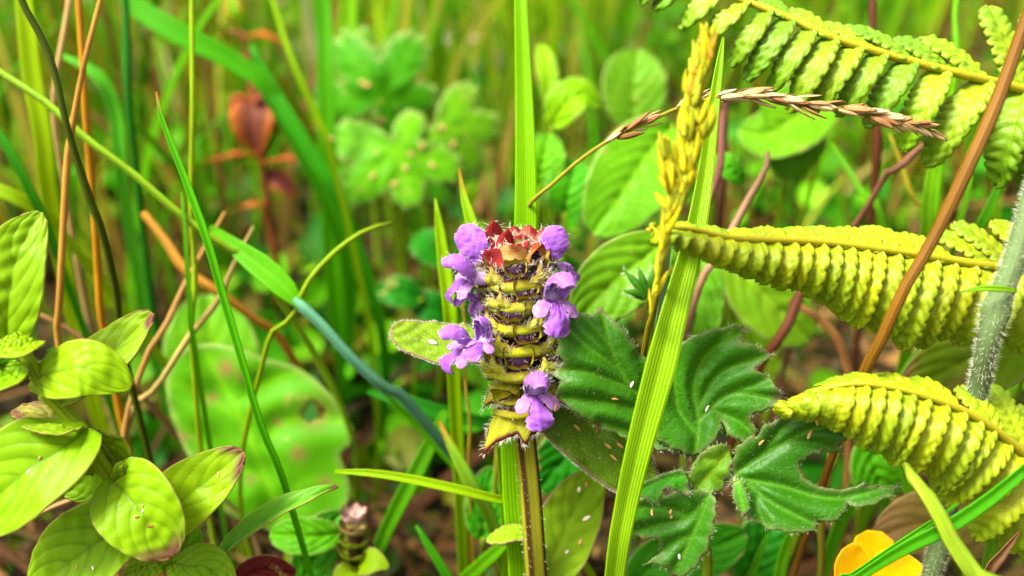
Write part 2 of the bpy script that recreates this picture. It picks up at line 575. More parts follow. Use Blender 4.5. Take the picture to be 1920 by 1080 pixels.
GK = 0.42
def C(r, g, b):
    if g > r and g > b * 1.3:                # living greens of this meadow are warm
        r, b = min(g * .80, r * 1.02), b * 0.5
    return srgb(r, g, b, GK)
G_GREENS = [C(135, 210, 20), C(110, 200, 25), C(165, 220, 30), C(95, 185, 25), srgb(195, 215, 45, GK), C(125, 205, 60), srgb(205, 205, 70, GK)]
STRAW = [srgb(150, 110, 50, GK), srgb(190, 150, 80, GK), srgb(110, 75, 35, GK), srgb(90, 55, 25, GK), srgb(200, 170, 100, GK), srgb(130, 85, 40, GK)]
DEAD = [srgb(108, 84, 34, .26), srgb(140, 105, 55, .26), srgb(78, 52, 25, .26), srgb(64, 40, 20, .26), srgb(165, 130, 75, .26), srgb(95, 62, 30, .26), srgb(60, 60, 20, .26)]

# brown straw and dead leaves lying on the soil
n = 9000
b = np.stack([rng.uniform(-0.5, 0.55, n), 0.1 + rng.random(n) ** 1.3 * 0.95, rng.random(n) ** 2 * 0.022], 1)
b[:, 2] += ground_h(b[:, 0], b[:, 1]) + 0.001
L_ = rng.uniform(0.015, 0.07, n)
az, el = rng.uniform(0, 6.28, n), rng.normal(0.05, 0.22, n)
dr = np.stack([np.cos(az) * np.cos(el), np.sin(az) * np.cos(el), np.sin(el)], 1)
sd_ = np.stack([-np.sin(az), np.cos(az), np.zeros(n)], 1)
t = np.linspace(0, 1, 5)
bend = rng.normal(0, 0.25, n)
S = b[:, None] + dr[:, None] * (L_[:, None] * t)[..., None] + sd_[:, None] * ((bend * L_)[:, None] * t ** 2)[..., None]
wd = rng.uniform(0.0004, 0.0017, n)
V = np.stack([S - sd_[:, None] * wd[:, None, None], S + ZUP * (wd * 0.6)[:, None, None], S + sd_[:, None] * wd[:, None, None]], 2).reshape(-1, 3)
V[:, 2] = np.maximum(V[:, 2], 0.0005)
k = np.arange(n)[:, None, None] * 15
a = (k + np.arange(4)[None, :, None] * 3 + np.arange(2)[None, None]).ravel()
o = mesh('straw_litter', V, np.stack([a, a + 1, a + 4, a + 3], 1), M['litter'], cols=np.repeat(pick(DEAD, n), 15, 0))
tag(o, 'brown straw and dead stems lying loose over the soil', 'litter', kind='stuff')

# low ground cover of small leaves and moss
def leaflets(name, n, area, zr, size, colors, label, cat, dens=1.3, up=0.6):
    x = rng.uniform(area[0], area[1], n)
    y = area[2] + rng.random(n) ** dens * (area[3] - area[2])
    # clumped: keep the ones where a coarse noise is high
    nz = np.sin(x * 60 + 1.7) * np.sin(y * 52 + 0.4) + 0.7 * np.sin(x * 23 - y * 31 + 2) + rng.normal(0, 0.5, n)
    keep = nz > -0.1
    x, y = x[keep], y[keep]
    n = len(x)
    c = np.stack([x, y, rng.uniform(zr[0], zr[1], n)], 1)
    nr = nrm(np.stack([rng.normal(0, 0.5, n), rng.normal(-0.25, 0.5, n), np.full(n, up)], 1))
    az = rng.uniform(0, 6.28, n)
    d = np.stack([np.cos(az), np.sin(az), np.zeros(n)], 1)
    d = nrm(d - (d * nr).sum(1, keepdims=True) * nr)
    s = np.cross(nr, d)
    sz = size * np.exp(rng.normal(0, 0.35, n))
    prof = [(0, 0), (0.25, 0.34), (0.55, 0.42), (0.85, 0.25), (1.0, 0.0)]
    pts = []
    for u, w in prof:
        for sg in (-1, 0, 1):
            pts.append(c + d * ((u - 0.5) * sz)[:, None] + s * (sg * w * sz)[:, None] + nr * ((abs(sg) * 0.12 - 0.3 * (u - 0.5) ** 2) * sz)[:, None])
    V = np.stack(pts, 1).reshape(-1, 3)
    k = np.arange(n)[:, None, None] * 15
    a = (k + np.arange(4)[None, :, None] * 3 + np.arange(2)[None, None]).ravel()
    o = mesh(name, V, np.stack([a, a + 1, a + 4, a + 3], 1), M['mass'], cols=np.repeat(pick(colors, n), 15, 0))
    return tag(o, label, cat, kind='stuff')

leaflets('clover_cover', 16000, (-0.45, 0.5, 0.15, 1.0), (0.004, 0.038), 0.0088, [C(50, 145, 20), C(75, 170, 25), C(110, 195, 30), C(45, 125, 20), C(130, 200, 40), srgb(120, 120, 35, GK)],
         'low mat of small round green leaves spread over the soil', 'ground cover')
leaflets('moss_cover', 16000, (-0.4, 0.45, 0.12, 0.9), (0.001, 0.01), 0.0045, [srgb(120, 140, 30, GK), srgb(80, 130, 30, GK), srgb(150, 160, 40, GK), srgb(60, 100, 20, GK)],
         'fine yellow green moss between the dead stems', 'moss')

# grass that nobody could count, farther back
def scatter_grass(name, n, xr, yr, hr, wr, colors, label, curve=(0.05, 0.55), pw=1.0):
    b = np.stack([rng.uniform(xr[0], xr[1], n), yr[0] + rng.random(n) ** pw * (yr[1] - yr[0]), np.zeros(n)], 1)
    o = mass(name, b, rng.uniform(hr[0], hr[1], n), rng.uniform(0, 6.28, n), rng.uniform(wr[0], wr[1], n), rng.uniform(curve[0], curve[1], n), pick(colors, n))
    return tag(o, label, 'grass', kind='stuff')

scatter_grass('short_grass', 10000, (-0.7, 0.7), (0.2, 1.1), (0.02, 0.08), (0.0007, 0.0026), G_GREENS + STRAW[:2], 'short mixed green grass rising from the litter')
scatter_grass('meadow_grass', 1100, (-0.75, 0.05), (0.33, 0.50), (0.08, 0.22), (0.001, 0.0036), G_GREENS + G_GREENS + [srgb(228, 225, 190, .6)], 'dense tall green grass filling the meadow beyond the red leaved plant')  # pale last tint stands in for bright sky bits and haze between blades
scatter_grass('sparse_meadow_grass', 2200, (0.02, 0.85), (0.5, 1.4), (0.06, 0.2), (0.0015, 0.0045), G_GREENS[:4] + STRAW[:3], 'looser tall grass and dead stems beyond the fern')
scatter_grass('far_meadow_grass', 6000, (-3, 3), (1.2, 5), (0.15, 0.4), (0.003, 0.008), G_GREENS + STRAW[:2], 'far meadow grass reaching away behind everything')

scatter_grass('rear_meadow_grass', 2600, (-0.9, 0.3), (0.78, 1.4), (0.10, 0.28), (0.0018, 0.005), G_GREENS, 'tall green grass on the far side of the pale track')
# pale stones of a track showing through the grass
def stone(name, c, r, seed):
    r0 = np.random.default_rng(seed)
    nu, nv = 8, 12
    th = np.linspace(0.02, math.pi - 0.02, nu)
    ph = np.linspace(0, 2 * np.pi, nv, endpoint=False)
    A, B = np.meshgrid(th, ph, indexing='ij')
    k = r0.uniform(0, 6, 6)
    rad = 1 + 0.14 * np.sin(2 * B + k[0]) * np.sin(A) + 0.1 * np.sin(3 * A + k[1] + B) + 0.06 * np.sin(5 * B + k[2]) * np.sin(A)
    V = np.stack([np.sin(A) * np.cos(B) * 1.2, np.sin(A) * np.sin(B), np.cos(A) * 0.6], -1) * (rad * r)[..., None]
    F = grid_faces(nu, nv, True).tolist() + [list(range(nv))[::-1], list(range((nu - 1) * nv, nu * nv))]
    return mesh(name, V.reshape(-1, 3) + c, F, M['stone'], origin=c, color=srgb(225, 222, 215, 0.62))
tx_, ty_ = np.meshgrid(np.linspace(-1.2, 0.12, 90), np.linspace(0, 1, 24), indexing='ij')
wob_ = 0.03 * np.sin(tx_ * 14) + 0.015 * np.sin(tx_ * 41 + 1)
yy_ = 0.50 + wob_ * (1 - ty_) + ty_ * (0.27 + 0.03 * np.sin(tx_ * 11 + 2)) - 0.10 * tx_ * 0.3
tv_ = np.stack([tx_, yy_, ground_h(tx_, yy_) + 0.004 + 0.003 * np.sin(tx_ * 210) * np.sin(yy_ * 190) * np.sin(np.pi * ty_) + 0.003], -1)
M['gravel'] = leaf_mat('pale_gravel', trans=0, rough=0.9, vein_f=0, mottle=(0.6, 0.57, 0.52), mottle_f=1.0, scale=70, bump=1.0)
trk = mesh('gravel_track', tv_.reshape(-1, 3), grid_faces(90, 24)[:, ::-1], M['gravel'], color=srgb(222, 216, 205, 0.6))
trk['kind'] = 'structure'
M['stone'] = leaf_mat('pale_stone', trans=0, rough=0.85, vein_f=0, mottle=(0.75, 0.72, 0.68), scale=60)
for i, (px, py, r) in enumerate([(596, 34, .013), (655, 52, .012), (735, 60, .016), (820, 45, .012), (700, 20, .013), (560, 20, .014), (395, 55, .012), (440, 95, .010), (520, 60, .011),
                                 (345, 130, .010), (470, 25, .013), (780, 28, .012)]):
    ray = nrm(P(px, py, 10) - CAM)
    g = CAM + ray * (CAM_H / -ray[2])
    g[2] = r * 0.35
    tag(stone('pale_stone', g, r, i), 'pale grey stone lying on the soil far behind the grasses', 'stone', 'pale stones behind the grasses')

#SECTION: grasses
def to_ground(pts, dx=0.0, dy=0.0, mid=0.45):
    """carry a stem on from its lowest known point down to the soil"""
    p, q = np.asarray(pts[-1]), np.asarray(pts[-2])
    d = nrm(p - q)
    foot = np.array([p[0] + dx, p[1] + dy, -0.002])
    m = p * (1 - mid) + foot * mid + (d - nrm(foot - p)) * np.linalg.norm(foot - p) * 0.18
    return list(pts) + [m, foot]

def ribbon_blade(label, pts, widths, color, hint=None, name='grass_shoot', group=None, cat='grass', ground=True, dx=0.0, dy=0.0, nv=9, fold=0.22, tip0=2.0, mat='blade', nu=48, twist=0.0, tipwards=True, hi=None, wave=0.0):
    """pts run from the tip (or the upper end) down; the blade is carried on down to the soil"""
    p = [P(*q) for q in pts]
    ws = [px2m(w, pts[min(i, len(pts) - 1)][2]) * 0.5 for i, w in enumerate(widths)]
    np_vis = len(p)
    if ground:
        p = to_ground(p, dx, dy)
        ws = ws + [ws[-1] * 0.9, ws[-1] * 0.6]
    p, ws = p[::-1], ws[::-1]
    hint = (-FW + 0.25 * RT) if hint is None else hint
    # widths were given per point: resample along arc length
    q = np.array(p)
    s = np.concatenate([[0], np.cumsum(np.linalg.norm(np.diff(q, axis=0), axis=1))])
    s /= s[-1]
    return tag(leaf(name, M[mat], None, p, lambda u: np.interp(u, s, ws), hint, color, 0.00012, origin=p[0], nu=nu, nv=nv, fold=fold, tip0=tip0, edge_w=0.12, twist=twist, wave=wave or 0.08, wave_n=2.3, seed=len(label)), label, cat, group)

def culm(label, pts, widths, color, name='grass_culm', cat='grass stalk', group=None, ground=True, dx=0.0, dy=0.0, n=48, seg=10, mat='stalk', ridge=5, ridge_a=0.08):
    p = [P(*q) for q in pts]
    ws = [px2m(w, pts[min(i, len(pts) - 1)][2]) * 0.5 for i, w in enumerate(widths)]
    if ground:
        p = to_ground(p, dx, dy)
        ws = ws + [ws[-1], ws[-1]]
    p, ws = p[::-1], ws[::-1]
    q = np.array(p)
    s = np.concatenate([[0], np.cumsum(np.linalg.norm(np.diff(q, axis=0), axis=1))])
    s /= s[-1]
    tt = np.linspace(0, 1, 40)
    rr_ = np.random.default_rng(len(label) * 7 + int(abs(pts[0][0])))
    nd = rr_.uniform(.45, .8)
    rad = np.interp(tt, s, ws) * (1 + .05 * np.sin(tt * rr_.uniform(20, 40)) + .35 * np.exp(-((tt - nd) / .018) ** 2))
    q[1:-1] += rr_.normal(0, .00025, (len(q) - 2, 3))
    p = list(q)
    return tag(tube(name, M[mat], None, p, rad, color, origin=p[0], n=n, seg=seg, ridge=ridge, ridge_a=ridge_a), label, cat, group)


# --- the tall blade behind the flower head, running from top to bottom of the view
ribbon_blade('tall broad yellow green grass blade standing straight behind the purple flower head',
             [(972, -160, 11.2), (976, 0, 11), (981, 150, 10.9), (985, 300, 10.8), (985, 430, 10.8), (975, 600, 10.9), (966, 780, 11), (972, 930, 11.1), (985, 1090, 11.3)],
             [18, 25, 32, 40, 45, 50, 56, 62, 66], C(150, 230, 12), fold=0.12, nv=13, nu=70)
ribbon_blade('short pointed grass blade with brown tip just behind the upper left purple hood',
             [(861, 315, 11.2), (866, 350, 11.1), (876, 395, 11.0), (890, 440, 11), (905, 520, 11.1)], [2, 9, 19, 26, 28], C(160, 220, 30), tip0=0.97, fold=0.3)
ribbon_blade('pointed yellow green blade left of the flower head, its foot behind the oval leaf',
             [(816, 372, 12), (824, 430, 12), (833, 500, 12), (842, 570, 12), (848, 660, 12.2)], [2, 18, 26, 27, 26], C(165, 225, 10), fold=0.3)
# --- left thicket
culm('dark green ribbed stalk slanting down past the orange stalks', [(20, -70, 10.4), (38, -10, 10.4), (87, 110, 10.5), (127, 233, 10.6), (167, 360, 10.8), (192, 440, 11), (215, 550, 11.4), (240, 680, 11.8)],
     [11, 12, 12, 12, 13, 13, 13, 13], C(78, 95, 25), ridge=4, ridge_a=0.16)
ribbon_blade('broad glowing yellow grass blade crossing behind the dark ribbed stalk', [(38, -60, 13.5), (50, 40, 13.6), (62, 150, 13.8), (82, 260, 14), (100, 400, 14.5)], [26, 34, 36, 32, 30], C(200, 232, 5))
culm('pale orange stalk, the more upright of the orange pair', [(195, -40, 11), (185, 5, 11), (160, 110, 11), (140, 215, 11.1), (127, 300, 11.2), (118, 430, 11.4), (115, 560, 11.7), (114, 660, 12)], [9, 9, 10, 11, 13, 13, 12, 12], C(215, 165, 70))
culm('orange stalk leaning the other way behind the pale orange one', [(146, -40, 12), (150, 20, 12), (156, 120, 12), (163, 250, 12.1), (175, 400, 12.3), (188, 540, 12.6), (200, 640, 13)], [11, 12, 12, 12, 12, 13, 13], C(212, 152, 25))
culm('thin beige dead stalk at the back of the orange stalks', [(134, -20, 13.5), (126, 40, 13.5), (113, 110, 13.5), (104, 180, 13.6), (112, 300, 14)], [10, 10, 10, 9, 9], C(220, 185, 120))
culm('long pale green stem slanting down from the left into a folded blade', [(-60, 90, 11.6), (0, 133, 11.6), (80, 195, 11.6), (160, 262, 11.6), (250, 335, 11.7), (330, 395, 11.8), (420, 455, 12), (500, 520, 12.5)],
     [13, 14, 14, 14, 15, 15, 14, 13], C(155, 215, 75))
culm('blue green grass stem running down from the folded blade', [(552, 562, 11.9), (600, 605, 11.9), (660, 662, 12), (720, 720, 12.2), (775, 768, 12.6)], [20, 20, 20, 20, 20], srgb(105, 178, 140, GK), dx=0.03)
ribbon_blade('folded bright green blade joining the blue green stem', [(395, 425, 12.4), (440, 462, 12.1), (490, 500, 12), (530, 535, 11.9), (556, 566, 11.9), (600, 607, 12.0)], [8, 30, 46, 44, 26, 10], C(105, 205, 15), dx=0.05, fold=0.45)
culm('thin yellow green stalk curving up to the right from the folded blade', [(735, 418, 12.2), (690, 430, 12), (640, 460, 12), (600, 505, 11.9), (572, 545, 11.9), (545, 600, 12), (500, 660, 12.3)], [6, 9, 10, 10, 10, 9, 9], C(170, 200, 40))
ribbon_blade('slender green blade with an orange tip arching in front of the round leaf', [(293, 172, 10.2), (297, 200, 10.2), (312, 245, 10.2), (347, 335, 10.2), (385, 440, 10.2), (420, 560, 10.3), (455, 680, 10.4), (490, 800, 10.6), (540, 930, 11)],
             [3, 7, 10, 13, 15, 15, 14, 13, 12], C(95, 205, 12), tip0=0.985, fold=0.4)
culm('thin upright yellow green stalk beside the slender orange tipped blade', [(362, -50, 12), (360, 0, 12), (358, 200, 12), (362, 400, 12.1), (365, 520, 12.2), (362, 650, 12.5)], [9, 9, 9, 9, 10, 10], C(178, 215, 45))
ribbon_blade('short narrow green blade rising close to the upright yellow green stalk', [(340, 360, 11.8), (346, 420, 11.7), (351, 500, 11.7), (358, 590, 11.8), (366, 660, 12)], [3, 7, 9, 10, 10], C(100, 190, 20))
culm('dark green stalk behind the upright blades of the left thicket', [(233, -40, 15), (238, 60, 15), (244, 160, 15), (250, 300, 15.3)], [13, 14, 15, 14], C(35, 125, 30))
ribbon_blade('wide green blade sagging diagonally behind the upright yellow green stalk', [(215, -40, 17), (260, 15, 17), (333, 62, 17), (447, 122, 17.2), (520, 200, 17.5)], [30, 40, 44, 36, 30], C(85, 195, 25))
ribbon_blade('pale blue green blade arching over near the orange stalks', [(118, 105, 16), (155, 122, 16), (190, 148, 16), (215, 205, 16.2), (227, 300, 16.4), (236, 380, 16.8)], [6, 18, 25, 26, 24, 22], C(100, 210, 85))
ribbon_blade('green blade running down right behind the red leaved plant', [(470, 85, 17.5), (495, 135, 17.5), (533, 207, 17.4), (590, 300, 17.4), (640, 385, 17.6)], [8, 22, 28, 28, 24], C(60, 170, 25))
ribbon_blade('thin yellow green blade bowed over the red leaved plant', [(500, -40, 15), (520, 30, 15), (550, 120, 15), (590, 210, 15.2), (625, 310, 15.5)], [10, 12, 13, 13, 12], C(160, 220, 25))
ribbon_blade('broad upright green blade left of the toothed leaves', [(604, -60, 19), (608, 40, 19), (612, 200, 19), (618, 400, 19.4)], [22, 30, 34, 34], C(95, 200, 15))
ribbon_blade('bright upright blade close behind the toothed leaves', [(655, -50, 21), (652, 40, 21), (640, 200, 21), (636, 330, 21.5)], [28, 34, 36, 32], C(140, 220, 15))
ribbon_blade('leaning dark green blade at the foot of the left thicket', [(-30, 205, 13), (20, 285, 13), (65, 375, 13.2), (105, 470, 13.6)], [10, 18, 18, 15], C(60, 165, 30))
ribbon_blade('yellow green blade lying low at the left, behind the upright leaf', [(-30, 345, 13.5), (20, 365, 13.5), (70, 395, 13.7), (120, 440, 14)], [20, 26, 24, 16], C(165, 215, 20), dx=0.02)
culm('beige straw leaning across behind the slender orange tipped blade', [(422, 398, 13.2), (395, 445, 13), (350, 530, 12.6), (310, 610, 12.4), (275, 672, 12.3), (225, 840, 12.6)], [6, 8, 10, 11, 11, 11], C(205, 160, 85))
culm('pale straw leaning in front of the round leaf', [(475, 425, 13), (440, 500, 12.7), (410, 560, 12.5), (355, 635, 12.3), (295, 722, 12.3), (240, 800, 12.6)], [5, 10, 12, 12, 12, 11], C(210, 190, 110))
culm('beige straw lying at the lower left beneath the pale herb', [(-40, 1008, 11.5), (0, 992, 11.5), (60, 970, 11.5), (120, 950, 11.6), (180, 928, 11.8), (300, 890, 12.8)], [9, 9, 9, 9, 9, 8], C(215, 180, 120), dx=0.01)
culm('brown straw behind the upright leaf of the pale herb', [(50, 578, 13), (90, 600, 13), (135, 625, 13.1), (180, 655, 13.2), (230, 700, 13.6)], [9, 10, 11, 12, 11], C(165, 125, 80), dx=0.02)
culm('orange brown stalk crossing behind the folded blade', [(270, 400, 14.5), (310, 450, 14.3), (345, 500, 14.2), (400, 545, 14.2), (470, 590, 14.5), (540, 660, 15)], [14, 16, 18, 18, 16, 14], C(200, 145, 50))
# --- lower middle
ribbon_blade('yellow green blade lying across to the tall blade below the flower head', [(628, 884, 11.2), (690, 886, 11.1), (760, 896, 11.1), (850, 915, 11.1), (935, 936, 11.2), (990, 950, 11.5)], [6, 14, 17, 18, 16, 14], C(165, 220, 15), dx=0.01, fold=0.35)
ribbon_blade('broad green blade leaning up behind the yellow green crossing blade', [(835, 770, 13.4), (815, 815, 13.3), (780, 885, 13.3), (745, 950, 13.4), (715, 1015, 13.6), (690, 1090, 14)], [12, 28, 32, 30, 26, 22], C(110, 205, 40))
ribbon_blade('pale pointed blade rising left of the square flower stem', [(824, 790, 12.2), (840, 825, 12.1), (862, 868, 12.1), (890, 920, 12.2), (925, 990, 12.6)], [3, 14, 22, 26, 24], C(150, 215, 100), tip0=0.95)
ribbon_blade('narrow green blade at the bottom beside the budding self heal', [(780, 985, 12.4), (800, 1018, 12.4), (835, 1075, 12.5), (870, 1140, 12.8)], [3, 14, 18, 18], C(80, 190, 35))
ribbon_blade('short green blade emerging low behind the small leaf on the flower stem', [(955, 1012, 12.6), (925, 1038, 12.6), (890, 1070, 12.7), (860, 1110, 12.9)], [12, 26, 28, 24], C(120, 210, 20))
culm('thin yellow stalk hanging below the oval leaf of the self heal', [(866, 560, 12.4), (873, 640, 12.4), (877, 700, 12.4), (880, 800, 12.5), (884, 900, 12.8)], [6, 6, 6, 6, 6], C(180, 160, 45))
culm('brown dead stalk standing in the litter left of the flower stem', [(862, 915, 14.5), (868, 960, 14.4), (875, 1010, 14.4), (882, 1070, 14.6)], [12, 16, 18, 18], C(170, 115, 55))
ribbon_blade('green blade lying low behind the broken blue green stem end', [(690, 735, 14), (750, 750, 13.8), (830, 775, 13.8), (900, 790, 14), (960, 800, 14.5)], [8, 26, 30, 22, 14], C(50, 160, 60), dx=0.01)
# --- right side
ribbon_blade('long pale green blade with brown spots sloping in front of the hairy buttercup leaf',
             [(1356, 70, 10.2), (1350, 110, 10.1), (1337, 200, 10), (1320, 330, 9.7), (1300, 440, 9.5), (1268, 560, 9.3), (1235, 690, 9.2), (1200, 825, 9.2), (1172, 950, 9.3), (1150, 1085, 9.5)],
             [3, 14, 24, 33, 42, 52, 62, 54, 46, 40], C(160, 222, 50), fold=0.3, nv=13, nu=80, mat='old_blade')
culm('smooth brown stalk leaning across the two upper fern leaflets', [(1950, -30, 9), (1925, 50, 9), (1875, 190, 9), (1805, 330, 9), (1745, 445, 9), (1695, 545, 9.1), (1655, 622, 9.2), (1622, 695, 9.5), (1575, 820, 10.6), (1545, 900, 11)],
     [26, 26, 26, 26, 25, 24, 23, 22, 16, 13], srgb(140, 98, 24, .42), ridge=6, ridge_a=0.05, name='dry_stalk', cat='stalk')
culm('upright olive stalk standing behind the buttercup leaf below the fern tip', [(1556, 850, 11.2), (1548, 900, 11.2), (1541, 980, 11.2), (1538, 1090, 11.4)], [10, 13, 14, 14], C(150, 150, 40))
culm('second olive stalk crossing beneath the bent fern tip', [(1580, 820, 11.6), (1560, 870, 11.5), (1542, 905, 11.5), (1500, 990, 11.8)], [8, 14, 15, 14], C(140, 150, 45))
culm('pinkish brown stem curving up behind the middle fern leaflet', [(1440, 285, 12.2), (1433, 320, 12.1), (1412, 365, 12), (1372, 428, 12), (1335, 495, 12), (1300, 570, 12.2)], [8, 12, 14, 15, 14, 13], C(190, 150, 115))
culm('purple brown stem rising close to the yellow grass head', [(1356, 210, 13), (1350, 260, 12.8), (1345, 320, 12.4), (1325, 390, 12.2), (1300, 450, 12.2), (1270, 520, 12.4)], [12, 14, 14, 14, 13, 12], C(140, 90, 80))
culm('thick reddish brown stalk leaning in the shade behind the fern', [(1528, 520, 13), (1505, 550, 12.9), (1475, 600, 12.8), (1445, 650, 12.9), (1415, 710, 13.2)], [14, 19, 19, 17, 15], C(120, 65, 40))
culm('bent tan stem beneath the middle fern leaflet', [(1480, 565, 13.6), (1520, 590, 13.3), (1562, 630, 13.2), (1585, 680, 13.2), (1592, 740, 13.4)], [10, 15, 17, 17, 16], C(175, 125, 70))
culm('dark brown upright stalk behind the upper fern leaflet', [(1638, -40, 14), (1638, 60, 14), (1640, 200, 14), (1640, 340, 14.3)], [13, 14, 14, 13], C(105, 60, 35))
culm('grey brown stem below the dry grass head', [(1745, 262, 12.4), (1710, 290, 12.4), (1675, 325, 12.5), (1645, 350, 12.8)], [9, 14, 14, 12], C(150, 105, 80))
culm('brown stalk standing straight behind the yellow grass head', [(1362, 170, 15), (1358, 240, 15), (1356, 330, 15), (1352, 420, 15.4)], [14, 16, 16, 15], C(110, 75, 55))
ribbon_blade('green blade slanting behind the brown stalk above the middle fern leaflet', [(1560, 270, 14), (1585, 310, 13.8), (1615, 360, 13.6), (1655, 430, 13.6)], [5, 11, 14, 14], C(110, 195, 40))
ribbon_blade('broad green blade pointing up right of the brown stalk', [(1886, 300, 13), (1868, 360, 13), (1845, 410, 13), (1820, 470, 13.2)], [5, 18, 22, 20], C(90, 185, 25))
ribbon_blade('narrow green blade close to the broad blade behind the middle fern leaflet', [(1822, 330, 13.4), (1812, 370, 13.4), (1800, 410, 13.4), (1785, 470, 13.6)], [3, 12, 15, 14], C(120, 205, 30))
ribbon_blade('light green upright blade between the two upper fern leaflets', [(1752, 270, 13), (1745, 330, 13), (1737, 390, 13), (1728, 470, 13.2)], [8, 22, 26, 24], C(135, 215, 30))
culm('yellow straw between the fern leaflets', [(1668, 250, 14), (1690, 310, 14), (1715, 370, 14), (1738, 430, 14.2)], [5, 8, 9, 9], C(190, 180, 45))
culm('green straight stem behind the upper fern leaflet at the far right', [(1800, -40, 13.6), (1796, 20, 13.6), (1790, 90, 13.6), (1784, 180, 13.8)], [11, 12, 12, 12], C(120, 210, 25))
ribbon_blade('wide green blade rising behind the dry stalk, under the middle fern leaflet', [(1780, 575, 12.4), (1745, 640, 12.3), (1700, 710, 12.3), (1660, 780, 12.5)], [16, 40, 44, 36], C(105, 205, 25))
# lower right
ribbon_blade('long green blade crossing over the yellow flower', [(1960, 850, 8.9), (1920, 880, 8.9), (1860, 930, 8.9), (1780, 985, 8.9), (1690, 1030, 9.0), (1600, 1088, 9.2), (1560, 1120, 9.3)], [16, 24, 28, 30, 26, 18, 15], C(85, 195, 30), fold=0.3)
ribbon_blade('thin green blade beside the long one over the yellow flower', [(1798, 944, 9.3), (1760, 970, 9.3), (1700, 1010, 9.4), (1640, 1050, 9.5), (1590, 1085, 9.7), (1560, 1110, 9.8)], [3, 11, 14, 14, 14, 13], C(95, 205, 20), fold=0.35)
culm('smooth pale green stem slanting in front of the yellow flower', [(1697, 872, 9), (1720, 905, 8.8), (1745, 945, 8.7), (1785, 1005, 8.6), (1830, 1075, 8.6), (1870, 1140, 8.7)], [14, 24, 27, 31, 36, 38], C(165, 200, 90))
ribbon_blade('light green blade end hanging under the lowest fern leaflet', [(1690, 830, 12.2), (1698, 880, 12.2), (1703, 930, 12.2), (1706, 970, 12.3)], [26, 24, 22, 16], C(125, 215, 45))
ribbon_blade('dry brown sheath curling at the lower right corner', [(1912, 995, 9.8), (1885, 1025, 9.8), (1860, 1055, 9.8), (1830, 1100, 9.9)], [3, 18, 26, 24], C(160, 115, 75), fold=0.8)
ribbon_blade('green blade end in the lower right corner behind the drooping fern leaflets', [(1872, 960, 11), (1862, 1010, 11), (1850, 1060, 11), (1840, 1110, 11)], [24, 34, 32, 28], C(130, 205, 50))
ribbon_blade('bright green blade right of the small buttercup leaves', [(1490, 985, 12), (1476, 1020, 12), (1465, 1060, 12), (1455, 1110, 12)], [14, 24, 26, 24], C(115, 205, 30))
ribbon_blade('straight soft green blade in the gap below the buttercup leaf', [(1440, 1000, 12.6), (1425, 1035, 12.6), (1410, 1075, 12.7), (1390, 1120, 12.8)], [4, 14, 18, 18], C(90, 185, 40))

# countable blades of the thicket behind, whose place alone tells them apart
def random_blades(n, xr, yr, hr, wr, colors, label, group, maxlean=0.3, seed=1):
    r0 = np.random.default_rng(seed)
    for i in range(n):
        x, y = r0.uniform(*xr), r0.uniform(*yr)
        h = r0.uniform(*hr)
        a = r0.uniform(0, 6.28)
        cv = r0.uniform(0.05, maxlean) * h
        p0 = np.array([x, y, -0.001])
        d = np.array([math.cos(a), 0.5 * math.sin(a), 0])
        pts = [p0, p0 + ZUP * h * 0.35 + d * cv * 0.12, p0 + ZUP * h * 0.7 + d * cv * 0.45, p0 + ZUP * h * r0.uniform(0.9, 1.0) + d * cv]
        w = r0.uniform(*wr) / 2
        c = np.array(colors[r0.integers(len(colors))])
        c[:3] = np.clip(c[:3] * math.exp(r0.normal(0, 0.15)), 0.003, 0.8)
        o = leaf('grass_shoot', M['blade'], None, pts, [w * 0.7, w, w * 0.95, w * 0.6, w * 0.05], -FW + RT * r0.normal(0, 0.5), tuple(c), 0.0001, origin=p0, nu=14, nv=5, fold=0.3, twist=r0.normal(0, 0.5))
        cs = np.array(c[:3]) / max(c[:3])
        look = ('straw coloured' if cs[0] > .999 else 'yellow green' if cs[0] > .5 else 'bright green' if c[1] > .22 else 'mid green')
        wide = 'broad' if w * 2 > wr[0] + .67 * (wr[1] - wr[0]) else 'narrow' if w * 2 < wr[0] + .33 * (wr[1] - wr[0]) else 'slim'
        bent = 'bowed over' if cv > .6 * maxlean * h else 'nearly straight'
        tag(o, label.format(wide + ' ' + look), 'grass', group + ', ' + wide + ' ' + look + ' ' + bent)
        o['label'] = o['label'] + ', ' + bent

random_blades(150, (-0.27, -0.02), (0.19, 0.34), (0.06, 0.19), (0.001, 0.0034), G_GREENS, '{} grass blade in the thicket behind the red leaved plant', 'blades of the left thicket', 0.85, 11)
random_blades(44, (-0.26, -0.05), (0.18, 0.34), (0.05, 0.16), (0.0012, 0.0022), STRAW[:2] + [C(205, 160, 50), C(190, 180, 60)], '{} dead stalk in the thicket behind the red leaved plant', 'straws of the left thicket', 0.6, 12)
random_blades(36, (-0.03, 0.12), (0.27, 0.42), (0.06, 0.16), (0.0015, 0.004), G_GREENS[:4], '{} grass blade behind the round leaves beyond the flower head', 'blades behind the round leaves', 0.6, 13)
random_blades(40, (0.08, 0.26), (0.25, 0.42), (0.05, 0.15), (0.0015, 0.004), G_GREENS[:4] + STRAW[:1], '{} grass blade behind the fern', 'blades behind the fern', 0.7, 14)
random_blades(20, (0.05, 0.26), (0.20, 0.4), (0.04, 0.1), (0.001, 0.0022), STRAW, '{} dead stalk standing behind the fern', 'dead stalks behind the fern', 0.9, 15)
random_blades(30, (-0.12, 0.08), (0.17, 0.24), (0.02, 0.05), (0.0015, 0.003), G_GREENS, 'short {} grass blade in the litter around the self heal', 'short blades in the litter', 0.9, 16)

